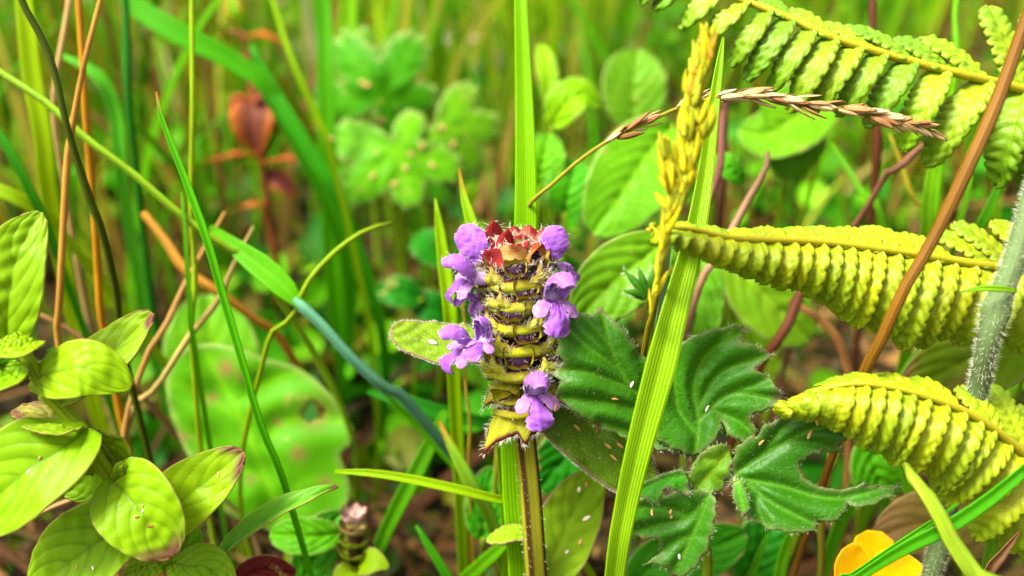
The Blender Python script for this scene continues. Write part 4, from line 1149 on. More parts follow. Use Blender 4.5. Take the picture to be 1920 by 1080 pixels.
#SECTION: hairy stem
def hairy_stem():
    pts = [(1960, 300, 9.2), (1935, 375, 9.2), (1905, 480, 9.2), (1872, 565, 9.3), (1853, 640, 9.4), (1832, 740, 9.8), (1796, 870, 10.3), (1768, 990, 10.4), (1742, 1090, 10.5)]
    p = to_ground([P(*q) for q in pts])
    root = thing('hairy_stem', 'thick grey green stem covered in white hairs, rising past the fern leaflets', 'stem', p[-1] * np.array([1, 1, 0]))
    n = 90
    rad = np.full(n, px2m(19, 9.4))
    S = spline(p[::-1], n)
    knee = P(1866, 585, 9.3)
    dist = np.linalg.norm(S - knee, axis=1)
    rad = rad * (1 + 0.35 * np.exp(-(dist / 0.0016) ** 2))
    V, F, A, uv = tube_geo(p[::-1], rad, n=n, seg=24, ridge=7, ridge_a=0.05)
    mesh('stem', V, F, M['stalk'], root, None, A, srgb(120, 150, 95, .45), uv)
    Nn = vnormals(V, F)
    it = []
    for _ in range(5200):
        i = random.randrange(24 * 35, len(V) - 24)
        near = np.linalg.norm(V[i] - knee) < 0.003
        q = V[i] + (V[i + 24] - V[i]) * random.random() if i + 24 < len(V) else V[i]
        it.append((q, Nn[i] + ZUP * random.uniform(-.5, .5) + rng.normal(0, .25, 3), random.uniform(.0003, .0007) * (1.25 if near else 1), 0.000013))
    hairs('stem_hairs', M['hair'], root, it)
    # a thin bright leaf sheath tip at the knee
    leaf('sheath', M['blade'], root, [P(1905, 545, 9.1), P(1870, 541, 9.05), P(1835, 541, 9.05), P(1803, 547, 9.1)], [0.0002, .0003, .0003, .00005], -FW, C(150, 215, 70), nu=16, nv=5, fold=.4)
hairy_stem()

#SECTION: buttercup
def outline_leaf(name, mat, parent, outline, plane, veins, color, step=5.0, smooth=4, relief=0.02, edge_px=6, vein_px=4, bulge_px=16, bend=None, tips=(), holes=(), solid=0.0002, seed=0, drop=0.03, rumple=0.012, teeth=None):
    """A leaf from its outline, set on a sloping plane at its own distance, bulging between its veins.
    plane = (cx, cy, depth at centre, depth per px along x, along y)"""
    r0 = np.random.default_rng(seed)
    O = np.array(outline, float)
    if smooth:
        e = nrm(np.roll(O, -1, 0) - O)
        turn = (e * np.roll(e, 1, 0)).sum(1)            # sharp teeth stay sharp
        O = np.repeat(O, np.where(turn < 0.45, 2, 1), axis=0)
        O = spline(np.vstack([O, O[:1]]), max(40, int(np.linalg.norm(np.diff(np.vstack([O, O[:1]]), axis=0), axis=1).sum() / step)))[:-1]
    if teeth:
        per = np.concatenate([[0], np.cumsum(np.linalg.norm(np.diff(O, axis=0), axis=1))])
        tang = nrm(np.roll(O, -1, 0) - np.roll(O, 1, 0))
        nor = np.stack([tang[:, 1], -tang[:, 0]], 1)
        area = 0.5 * np.sum(O[:, 0] * np.roll(O[:, 1], -1) - np.roll(O[:, 0], -1) * O[:, 1])
        nor = nor if area > 0 else -nor
        ph = (per / teeth[0] + 0.25 * np.sin(per / 37.0)) % 1.0
        O = O + nor * (teeth[1] * (np.where(ph < .7, ph / .7, (1 - ph) / .3) - .4) * (.6 + .4 * np.sin(per / 53.0)))[:, None]
    x0, y0 = O.min(0)
    x1, y1 = O.max(0)
    gx, gy = np.meshgrid(np.arange(x0, x1, step), np.arange(y0, y1, step * .87), indexing='ij')
    gx = gx + (np.arange(gx.shape[1]) % 2)[None] * step * .5
    Q = np.stack([gx.ravel(), gy.ravel()], 1) + r0.normal(0, step * .08, (gx.size, 2))
    def inside(Q, poly):
        r = np.zeros(len(Q), bool)
        j = len(poly) - 1
        for i in range(len(poly)):
            a, b = poly[i], poly[j]
            c = ((a[1] > Q[:, 1]) != (b[1] > Q[:, 1])) & (Q[:, 0] < (b[0] - a[0]) * (Q[:, 1] - a[1]) / (b[1] - a[1] + 1e-12) + a[0])
            r ^= c
            j = i
        return r
    def seg_dist(Q, line):
        dm = np.full(len(Q), 1e9)
        for a, b in zip(line[:-1], line[1:]):
            ab = b - a
            t = np.clip(((Q - a) @ ab) / (ab @ ab + 1e-9), 0, 1)
            dm = np.minimum(dm, np.linalg.norm(Q - (a + t[:, None] * ab), axis=1))
        return dm
    closed = np.vstack([O, O[:1]])
    Q = Q[inside(Q, O)]
    Q = Q[seg_dist(Q, closed) > step * .45]
    allp = np.vstack([O, Q])
    n = len(O)
    res = delaunay_2d_cdt([Vector(p) for p in allp], [(i, (i + 1) % n) for i in range(n)], [list(range(n))], 1, 1e-4)
    P2 = np.array([tuple(v) for v in res[0]])
    F = [list(f) for f in res[2]]
    for h in holes:
        cen = np.array([P2[f].mean(0) for f in F])
        ins = inside(cen, np.array(h, float))
        F = [f for f, k in zip(F, ins) if not k]
    de = seg_dist(P2, closed)
    dv = np.full(len(P2), 1e9)
    vein = np.zeros(len(P2))
    for ln, wt in veins:
        q = seg_dist(P2, spline(np.array(ln, float), 14))
        dv = np.minimum(dv, q)
        vein = np.maximum(vein, wt * np.exp(-(q / vein_px) ** 2))
    cx, cy, d0, kx, ky = plane
    dep = d0 + kx * (P2[:, 0] - cx) + ky * (P2[:, 1] - cy)
    if bend is not None:
        dep = dep + bend(P2[:, 0], P2[:, 1])
    dep = dep - relief * (1 - np.exp(-(dv / bulge_px) ** 2)) + drop * np.exp(-(de / (edge_px * 2.0)) ** 1)
    for _ in range(6):
        kx_, ky_, ph = r0.normal(0, .03), r0.normal(0, .03), r0.uniform(0, 6)
        dep = dep + rumple * .4 * np.sin(P2[:, 0] * kx_ + P2[:, 1] * ky_ + ph)
    V = np.array([P(x, y, d) for (x, y), d in zip(P2, dep)])
    edge = np.exp(-(de / edge_px) ** 2)
    tip = np.zeros(len(P2))
    for tx, ty, tr in tips:
        tip = np.maximum(tip, np.exp(-(((P2[:, 0] - tx) ** 2 + (P2[:, 1] - ty) ** 2) / tr ** 2)))
    uv = (P2 - [x0, y0]) / max(x1 - x0, y1 - y0)
    o = mesh(name, V, F, M[mat], parent, None, {'vein': vein, 'edge': edge, 'tip': tip, 'groove': edge * 0}, color, uv, solid=solid)
    return o, V, F, P2, de

def outline_hairs(o, V, F, P2, de, n_edge, n_surf, le=0.0005, ls=0.0005, lean=None, mat='hair', cx=None):
    cen = V.mean(0)
    e = [i for i in range(len(V)) if de[i] < 0.5]
    it = []
    for i in random.choices(e, k=n_edge):
        d = nrm(V[i] - cen)
        it.append((V[i], d + rng.normal(0, .45, 3) - FW * .15, le * random.uniform(.5, 1.3), 0.000012))
    N = vnormals(V, F)
    ok = [i for i in range(len(V)) if de[i] > 2]
    for i in random.choices(ok, k=n_surf):
        nn = N[i] if N[i] @ FW < 0 else -N[i]
        it.append((V[i], nn * .7 + (lean if lean is not None else 0) + rng.normal(0, .3, 3), ls * random.uniform(.4, 1.1), 0.000008))
    hairs('leaf_hairs', M[mat], o, it)

bc_foot = P(1330, 1250, 12.5)
bc_foot[2] = 0
bc = thing('buttercup_plant', 'dark green hairy buttercup plant with lobed leaves beside the purple flower', 'plant', bc_foot)
node = P(1285, 895, 10.4)
BG_ = C(40, 130, 22)
# main leaf: left lobe and right lobes meet near (1305, 850)
o, V, F, P2, de = outline_leaf('leaf', 'butter', bc, [(1305, 858), (1270, 850), (1215, 836), (1160, 815), (1110, 792), (1070, 768), (1042, 742), (1052, 716), (1032, 698), (1058, 684), (1046, 655), (1050, 622), (1062, 596), (1084, 586), (1110, 590), (1128, 576), (1142, 594), (1166, 616), (1190, 648), (1205, 668), (1230, 690), (1262, 745), (1300, 800)],
                              (1180, 700, 9.85, 0.0006, 0.0004), [([(1303, 850), (1230, 780), (1160, 690), (1128, 585)], 1), ([(1240, 790), (1160, 760), (1050, 745)], .7), ([(1195, 735), (1110, 700), (1040, 695)], .7), ([(1165, 695), (1100, 650), (1058, 610)], .6), ([(1150, 660), (1120, 620), (1090, 590)], .5), ([(1215, 765), (1215, 710), (1200, 670)], .6), ([(1270, 820), (1200, 815), (1130, 795)], .5)],
                              C(60, 130, 8), step=5, relief=0.085, teeth=(30, 7), tips=[(1128, 578, 8), (1040, 698, 6)], bulge_px=14, bend=lambda x, y: 0.12 * np.cos((x - 1100) / 60.0) * np.cos((y - 690) / 75.0) * -1)
outline_hairs(o, V, F, P2, de, 160, 420, lean=-RT * .6)
o, V, F, P2, de = outline_leaf('leaf', 'butter', bc, [(1303, 856), (1262, 840), (1232, 820), (1225, 780), (1232, 730), (1245, 690), (1262, 655), (1300, 630), (1345, 617), (1392, 610), (1400, 622), (1385, 640), (1415, 648), (1448, 664), (1430, 680), (1412, 692), (1440, 706), (1466, 742), (1462, 758), (1430, 770), (1405, 778), (1412, 795), (1418, 818), (1395, 828), (1372, 818), (1352, 790), (1350, 806), (1335, 830)],
                              (1340, 730, 9.75, -0.0006, 0.0006), [([(1303, 850), (1310, 790), (1300, 720), (1330, 660), (1395, 618)], 1), ([(1305, 770), (1350, 700), (1445, 664)], .8), ([(1306, 790), (1370, 740), (1462, 748)], .9), ([(1303, 810), (1270, 760), (1262, 680)], .7), ([(1340, 770), (1385, 790), (1410, 815)], .6), ([(1320, 690), (1350, 640), (1370, 620)], .5), ([(1380, 735), (1420, 720), (1440, 710)], .4)],
                              C(64, 140, 8), step=5, relief=0.09, teeth=(32, 8), tips=[(1395, 614, 8), (1446, 664, 9), (1464, 750, 15), (1415, 820, 9)], bulge_px=14, seed=3, bend=lambda x, y: 0.10 * np.sin((x - 1250) / 60.0) * np.sin((y - 640) / 55.0))
outline_hairs(o, V, F, P2, de, 190, 260, lean=RT * .5)
# second leaf to the right, with two long arms
o, V, F, P2, de = outline_leaf('leaf', 'butter', bc, [(1372, 880), (1378, 850), (1390, 830), (1420, 815), (1440, 795), (1480, 782), (1530, 778), (1580, 782), (1615, 790), (1636, 805), (1632, 818), (1590, 820), (1572, 838), (1578, 850), (1545, 846), (1515, 856), (1500, 872), (1505, 892), (1530, 910), (1580, 918), (1622, 904), (1630, 912), (1684, 910), (1668, 930), (1620, 950), (1590, 945), (1570, 975), (1532, 978), (1530, 995), (1480, 998), (1420, 982), (1385, 955), (1375, 925)],
                              (1480, 880, 9.7, -0.0004, 0.0), [([(1376, 890), (1450, 840), (1540, 800), (1632, 810)], 1), ([(1376, 895), (1460, 910), (1560, 935), (1680, 912)], 1), ([(1400, 905), (1450, 945), (1530, 985)], .8), ([(1430, 850), (1470, 800), (1500, 782)], .6), ([(1480, 825), (1530, 830), (1570, 848)], .5), ([(1420, 920), (1420, 950), (1430, 980)], .5)],
                              C(54, 122, 8), step=5, relief=0.085, teeth=(30, 7), tips=[(1636, 810, 7), (1682, 910, 6), (1578, 850, 5)], bulge_px=14, seed=5, bend=lambda x, y: 0.10 * np.cos((y - 880) / 50.0) - 0.05)
outline_hairs(o, V, F, P2, de, 190, 420, lean=RT * .7)
# third leaf, lower left
o, V, F, P2, de = outline_leaf('leaf', 'butter', bc, [(1340, 925), (1342, 960), (1335, 1000), (1320, 1040), (1290, 1075), (1262, 1082), (1245, 1062), (1212, 1056), (1240, 1035), (1232, 1012), (1205, 1008), (1172, 1005), (1170, 980), (1178, 962), (1172, 948), (1195, 936), (1240, 930), (1290, 918)],
                              (1260, 990, 9.7, 0.0002, 0.0006), [([(1335, 925), (1290, 970), (1230, 985), (1172, 1003)], .8), ([(1330, 930), (1300, 1000), (1262, 1080)], 1), ([(1290, 970), (1250, 955), (1180, 952)], .6), ([(1305, 1000), (1260, 1020), (1215, 1055)], .6)],
                              C(57, 128, 8), step=5, relief=0.085, teeth=(30, 7), tips=[(1172, 1003, 9), (1214, 1056, 6), (1262, 1080, 6)], seed=6, bend=lambda x, y: 0.10 * np.sin((x - 1170) / 50.0))
outline_hairs(o, V, F, P2, de, 120, 160, lean=-RT * .5)
# the small folded leaf in the middle and the young bright one
o, V, F, P2, de = outline_leaf('leaf', 'butter', bc, [(1372, 850), (1368, 885), (1352, 915), (1315, 938), (1292, 935), (1290, 910), (1295, 880), (1315, 850), (1345, 833), (1366, 836)],
                              (1330, 885, 9.75, 0.0012, 0.0), [([(1370, 842), (1330, 890), (1295, 930)], 1), ([(1345, 865), (1320, 862)], .6), ([(1335, 890), (1355, 905)], .6)], C(100, 160, 35), step=5, relief=0.085, teeth=(30, 7), seed=7)
outline_hairs(o, V, F, P2, de, 60, 80, lean=-RT * .5)
o, V, F, P2, de = outline_leaf('leaf', 'butter', bc, [(1290, 885), (1288, 905), (1292, 925), (1282, 928), (1262, 915), (1240, 920), (1235, 945), (1212, 935), (1190, 928), (1195, 908), (1225, 898), (1245, 888), (1270, 882)],
                              (1240, 908, 9.5, 0.0006, 0.001), [([(1288, 892), (1245, 900), (1200, 920)], 1), ([(1270, 896), (1280, 920)], .7)], C(62, 165, 35), step=4, relief=0.085, teeth=(30, 7), seed=8, tips=[(1286, 926, 7)])
outline_hairs(o, V, F, P2, de, 80, 60, lean=-RT * .5)
o, V, F, P2, de = outline_leaf('leaf', 'butter', bc, [(1376, 905), (1390, 900), (1402, 930), (1406, 955), (1395, 968), (1382, 950), (1374, 930)], (1390, 930, 9.5, 0.0, 0.0), [([(1383, 903), (1396, 965)], 1)], C(70, 160, 40), step=4, relief=0.04, seed=9, tips=[(1395, 966, 6)])
outline_hairs(o, V, F, P2, de, 40, 20)
# petioles and stem
for name, pts, w in (('stem', [(1372, 850, 9.9), (1330, 880, 10.1), (1300, 920, 10.4), (1310, 1000, 11), (1325, 1100, 11.8)], 22), ('petiole', [(1303, 852, 9.95), (1306, 880, 10.1), (1303, 915, 10.4)], 15), ('petiole', [(1374, 890, 9.85), (1345, 905, 10.1), (1303, 925, 10.45)], 15), ('petiole', [(1338, 925, 9.8), (1320, 935, 10.1), (1305, 950, 10.6)], 13),
                     ('petiole', [(1292, 930, 9.85), (1300, 940, 10.2), (1306, 960, 10.7)], 13), ('petiole', [(1288, 897, 9.6), (1300, 915, 10.0), (1304, 930, 10.5)], 10), ('petiole', [(1383, 903, 9.55), (1360, 905, 10.0), (1320, 930, 10.6)], 9)):
    pp = [P(*q) for q in pts]
    if name == 'stem':
        pp = pp + [bc_foot - ZUP * .002]
    r = px2m(w, 10) / 2
    V, F, A, uv = tube_geo(pp, [r, r], n=24, seg=12)
    ob = mesh(name, V, F, M['stalk'], bc, None, A, C(130, 165, 50), uv)
    N = vnormals(V, F)
    hairs('stalk_hairs', M['hair'], ob, [(V[i], N[i] + rng.normal(0, .3, 3), random.uniform(.0004, .0008), 0.000014) for i in rng.integers(0, len(V) * 3 // 4, 90)])

# a small unopened buttercup leaf behind
b2f = P(1230, 720, 12.5); b2f[2] = 0
b2 = thing('buttercup_shoot', 'small unopened silky buttercup leaf between the round leaf and the grass stem', 'plant', b2f)
for a, b_, c_ in (((1212, 560), (1192, 530), (1168, 505)), ((1215, 555), (1205, 525), (1196, 500)), ((1210, 560), (1190, 548), (1168, 545)), ((1216, 552), (1222, 525), (1226, 498))):
    V, F, A, uv = leaf_geo([P(*a, 11.3), P(*b_, 11.2), P(*c_, 11.2)], [.0003, .0006, .0004, .00003], -FW, nu=14, nv=7, arch=.8)
    ob = mesh('leaf', V, F, M['butter'], b2, None, A, C(70, 150, 55), uv, solid=.00012)
    hairs('leaf_hairs', M['hair'], ob, margin_hairs(V, 14, 7, 60, .0008, .000014))
tube('stem', M['stalk'], b2, [P(1213, 558, 11.3), P(1220, 620, 11.6), b2f - ZUP * .002], [.0004, .0005], C(120, 160, 60), n=16, seg=8)

#SECTION: pale herb
def herb_leaf(parent, spine, w, hint, color, nu=60, nv=37, tip0=2.0, fold=0.18, prof=0.62, edge_w=0.05, name='leaf', veins=4, mat='herb', skew=0.0, relief=0.0001, solid=0.00022, **kw):
    pts = [P(*q) for q in spine]
    wm = px2m(w, np.mean([q[2] for q in spine])) / 2
    return leaf(name, M[mat], parent, pts, lambda u: wm * np.clip(np.sin(np.pi * (0.05 + 0.945 * u ** (1 - skew))), 0.015, 1) ** prof, hint, color, solid, nu=nu, nv=nv, fold=fold, veins=veins, vein_k=0.5, vein_p=1.5, relief=relief, tip0=tip0, edge_w=edge_w, wave=0.05, wave_n=1.5, rumple=0.00003, seed=int(spine[0][0] + w), **kw)
hf = P(460, 1330, 11.5); hf[2] = 0
herb = thing('pale_herb', 'yellow green herb with pairs of smooth oval leaves leaning in from the left', 'plant', hf)
stem_l = [P(20, 610, 9.3), P(45, 660, 9.35), P(95, 745, 9.45), P(150, 802, 9.55), P(180, 855, 9.65), P(215, 905, 9.75), P(260, 975, 10.0), P(320, 1058, 10.2), P(380, 1150, 10.6), hf - ZUP * .002]
tube('stem', M['stalk'], herb, stem_l, [.0006, .0008, .0010, .0011, .0012], C(190, 205, 60), n=50, seg=12, square=4)
HG, HG2 = C(162, 222, 40), C(176, 228, 40)
TC = -FW
herb_leaf(herb, [(12, 655, 9.3), (15, 570, 9.15), (32, 480, 9.15), (76, 398, 9.3)], 128, TC + RT * .15, C(165, 222, 50), fold=0.22, skew=.05)
herb_leaf(herb, [(30, 640, 9.5), (5, 570, 9.3), (-20, 510, 9.2), (-60, 470, 9.2)], 80, TC + RT * .4, C(225, 190, 40), fold=0.3)
herb_leaf(herb, [(55, 715, 9.45), (100, 698, 9.25), (165, 690, 9.15), (248, 724, 9.3)], 112, TC + UP * .35, HG2, fold=-0.12, skew=-.1)
herb_leaf(herb, [(75, 730, 9.6), (140, 715, 9.6), (215, 655, 9.75), (285, 586, 9.9)], 110, TC + UP * .4 - RT * .3, HG2, tip0=0.86, prof=.5)
herb_leaf(herb, [(40, 680, 9.3), (20, 700, 9.2), (-10, 705, 9.1), (-60, 690, 9.1)], 90, TC * .7 + UP * .7, HG)
herb_leaf(herb, [(75, 640, 9.3), (60, 640, 9.2), (30, 650, 9.1), (-10, 650, 9.1)], 60, TC * .7 + UP * .5, HG2)
herb_leaf(herb, [(168, 800, 9.5), (110, 845, 9.25), (40, 890, 9.15), (-70, 990, 9.2)], 185, TC + UP * .3 - RT * .1, HG, veins=5, prof=.55)
herb_leaf(herb, [(145, 800, 9.6), (110, 790, 9.6), (65, 775, 9.65), (22, 772, 9.7)], 62, TC * .6 + UP * .8, C(190, 190, 70), tip0=.6)
herb_leaf(herb, [(152, 800, 9.45), (135, 806, 9.3), (110, 808, 9.2), (42, 800, 9.15)], 30, TC * .5 + UP * .9, C(180, 220, 60), nu=30, nv=15)
herb_leaf(herb, [(155, 800, 9.6), (180, 830, 9.75), (205, 860, 9.85), (240, 905, 10.0)], 105, TC - RT * .2 + UP * .2, HG2, prof=.5)
herb_leaf(herb, [(150, 805, 9.7), (160, 850, 9.8), (165, 890, 9.9), (120, 930, 9.9)], 110, TC, HG)
herb_leaf(herb, [(205, 895, 9.6), (240, 930, 9.4), (275, 975, 9.3), (325, 1042, 9.35)], 150, TC + UP * .25 + RT * .1, C(165, 220, 30), tip0=0.80, prof=.48, skew=.12)
herb_leaf(herb, [(225, 915, 9.8), (300, 960, 9.85), (370, 915, 9.9), (456, 846, 9.95)], 125, TC + UP * .3, HG2, tip0=.82, prof=.55)
herb_leaf(herb, [(270, 985, 9.9), (210, 1000, 9.75), (150, 1040, 9.7), (60, 1110, 9.7)], 160, TC + UP * .35, HG, prof=.5)
herb_leaf(herb, [(220, 905, 9.65), (222, 888, 9.5), (222, 875, 9.45), (232, 866, 9.5)], 20, TC + RT * .4, C(185, 220, 60), nu=24, nv=11)
herb_leaf(herb, [(320, 1055, 10.1), (350, 1060, 9.95), (390, 1065, 9.9), (440, 1110, 9.9)], 80, TC * .7 + UP * .6, C(150, 205, 60))
herb_leaf(herb, [(320, 1055, 10.2), (300, 1050, 10.1), (275, 1060, 10.05), (235, 1080, 10)], 70, TC * .7 + UP * .6, HG2)
herb_leaf(herb, [(345, 1090, 10.4), (345, 1050, 10.5), (350, 1010, 10.6), (345, 965, 10.7)], 60, TC + RT * .5, C(130, 200, 40))
# narrow blue green leaf reaching up right
bf = P(380, 1200, 11.5); bf[2] = 0
ng = thing('narrow_leaf_herb', 'single narrow blue green leaf with a purple tip reaching over the round leaf', 'plant', bf)
herb_leaf(ng, [(395, 1062, 10.7), (445, 1015, 10.5), (520, 960, 10.4), (590, 928, 10.4), (634, 912, 10.5)], 46, TC * .7 + UP * .7 - RT * .3, C(125, 205, 110), tip0=.93, veins=0, fold=.55)
tube('stem', M['stalk'], ng, [P(400, 1058, 10.7), P(385, 1090, 11), bf - ZUP * .002], [.0005, .0006], C(120, 180, 80), n=14, seg=8)

#SECTION: background plants
def plant(name, label, foot_px, d, cat='plant', group=None):
    f = P(*foot_px, d)
    f[2] = 0
    return thing(name, label, cat, f, group), f

def bg_leaf(parent, f, spine, w, hint, color, petw=10, mat='leaf', prof=.55, nu=36, nv=21, pet=True, petcol=None, **kw):
    o = herb_leaf(parent, spine, w, hint, color, nu=nu, nv=nv, mat=mat, prof=prof, solid=0.0002, relief=0.0004, **kw)
    if pet:
        a = P(*spine[0])
        m = a * .5 + f * .5 + np.array([0, 0.004, 0.004])
        tube('petiole', M['stalk'], parent, [a, m, f - ZUP * .002], [px2m(petw, spine[0][2]) / 2] * 2, petcol or C(140, 190, 50), n=16, seg=8)
    return o

# big round leaf with brown holes
pl, f = plant('round_leaf_plant', 'large round green leaf with brown eaten holes behind the slender blade', (540, 1250), 16)
o, V, F, P2, de = outline_leaf('leaf', 'leaf', pl, [(545, 1015), (480, 985), (420, 960), (385, 905), (345, 840), (318, 770), (312, 710), (330, 665), (380, 645), (440, 650), (500, 672), (560, 690), (610, 728), (646, 772), (664, 812), (655, 838), (640, 850), (644, 872), (655, 900), (655, 935), (630, 980), (600, 1005)],
                              (480, 820, 14.3, 0.0006, 0.0), [([(540, 1010), (500, 900), (450, 780), (380, 650)], 1), ([(500, 900), (400, 850), (320, 780)], .8), ([(480, 850), (540, 790), (640, 790)], .8), ([(455, 790), (380, 740), (315, 715)], .7), ([(440, 760), (500, 720), (560, 695)], .6), ([(520, 945), (580, 900), (655, 905)], .6)],
                              C(110, 205, 30), step=9, relief=0.10, bulge_px=30, edge_px=9, vein_px=7, holes=[[(572, 772), (580, 757), (594, 752), (600, 764), (611, 770), (604, 786), (590, 783), (580, 796), (571, 786)]], tips=[(588, 774, 26), (424, 690, 17), (455, 705, 10), (560, 850, 14), (520, 790, 8), (400, 745, 9), (610, 905, 12), (470, 900, 8)], bend=lambda x, y: 0.22 * np.cos((x - 480) / 130.0), rumple=.05)
tube('petiole', M['stalk'], pl, [P(545, 1012, 14.35), P(545, 1100, 14.8), f - ZUP * .002], [.0009, .001], C(150, 190, 60), n=16, seg=8)
pl, f = plant('round_leaf_plant', 'smaller rounded leaf standing up behind the large round leaf', (430, 1000), 18)
bg_leaf(pl, f, [(420, 800, 16.6), (410, 720, 16.3), (395, 640, 16.2), (392, 552, 16.4)], 175, TC + RT * .2, C(125, 210, 50), prof=.45)
# toothed leaf cluster behind the tall blade
def toothed(cx, cy, lobes, n=160, teeth=30, amp=.16):
    th = np.linspace(0, 2 * np.pi, n, endpoint=False)
    r = np.full(n, 12.0)
    for a, l, wd in lobes:
        dlt = (th - math.radians(a) + np.pi) % (2 * np.pi) - np.pi
        r = np.maximum(r, l * np.exp(-(np.abs(dlt) / math.radians(wd)) ** 2.2))
    r = r * (1 + amp * (((th / (2 * np.pi) * teeth) % 1.0) - .5))
    return [(cx + q * math.cos(t), cy + q * math.sin(t)) for q, t in zip(r, th)]
def toothed_leaf(label, cx, cy, lobes, d, color, kx=0.0, ky=0.0, seed=0, foot=(760, 700), group=None, teeth=34):
    pl, f = plant('toothed_leaf_plant', label, foot, 23, group=group)
    vs = [([(cx, cy), (cx + .5 * l * math.cos(math.radians(a)), cy + .5 * l * math.sin(math.radians(a))), (cx + .97 * l * math.cos(math.radians(a)), cy + .97 * l * math.sin(math.radians(a)))], 1) for a, l, w in lobes]
    for a, l, w in lobes:
        for t in (.35, .6):
            for s in (-1, 1):
                bx, by = cx + t * l * math.cos(math.radians(a)), cy + t * l * math.sin(math.radians(a))
                aa = math.radians(a + s * 42)
                vs.append(([(bx, by), (bx + .35 * l * math.cos(aa), by + .35 * l * math.sin(aa))], .6))
    outline_leaf('leaf', 'leaf', pl, toothed(cx, cy, lobes, teeth=teeth), (cx, cy, d, kx, ky), vs, color, step=8, smooth=0, relief=.13, bulge_px=22, edge_px=5, vein_px=5, seed=seed, rumple=.06, bend=lambda x, y: 0.3 * ((x - cx) ** 2 + (y - cy) ** 2) / 120.0 ** 2)
    tube('petiole', M['stalk'], pl, [P(cx, cy, d + .02), (P(cx, cy, d) + f) / 2 + np.array([0, .01, 0]), f - ZUP * .002], [.0009, .001], C(140, 180, 60), n=16, seg=8)
toothed_leaf('blurred toothed green leaf, the upper one of the cluster behind the tall blade', 715, 185, [(-125, 145, 40), (-60, 140, 40), (-185, 130, 40), (0, 110, 40), (70, 100, 45)], 20.4, C(80, 180, 20), -.002, .004, 1, (740, 560))
toothed_leaf('blurred toothed leaf speckled with beige chaff beneath the upper toothed leaf', 745, 280, [(75, 118, 40), (135, 140, 40), (20, 130, 38), (190, 135, 40), (-60, 80, 50)], 19.6, C(110, 205, 30), .002, -.003, 2, (745, 640))
toothed_leaf('blurred toothed leaf whose lobes reach towards the tall blade', 820, 240, [(0, 122, 38), (45, 115, 38), (-50, 105, 40), (130, 80, 45)], 20.0, C(120, 205, 45), .003, 0, 3, (830, 600))
toothed_leaf('blurred toothed leaf spreading towards the upright broad blade', 655, 300, [(150, 60, 50), (80, 100, 40), (10, 90, 45), (-60, 80, 45)], 21.4, C(100, 200, 35), 0, 0, 7, (660, 640))
toothed_leaf('blurred toothed leaf half hidden under the speckled one', 800, 320, [(60, 80, 40), (120, 75, 45), (0, 95, 35), (-70, 70, 45)], 21.2, C(85, 185, 35), 0, 0, 8, (800, 660))
toothed_leaf('faint toothed leaf edge rising behind the upper toothed leaf', 680, 120, [(-90, 70, 40), (-150, 80, 40), (-20, 110, 30)], 22, C(105, 205, 60), 0, .004, 4, (690, 500))
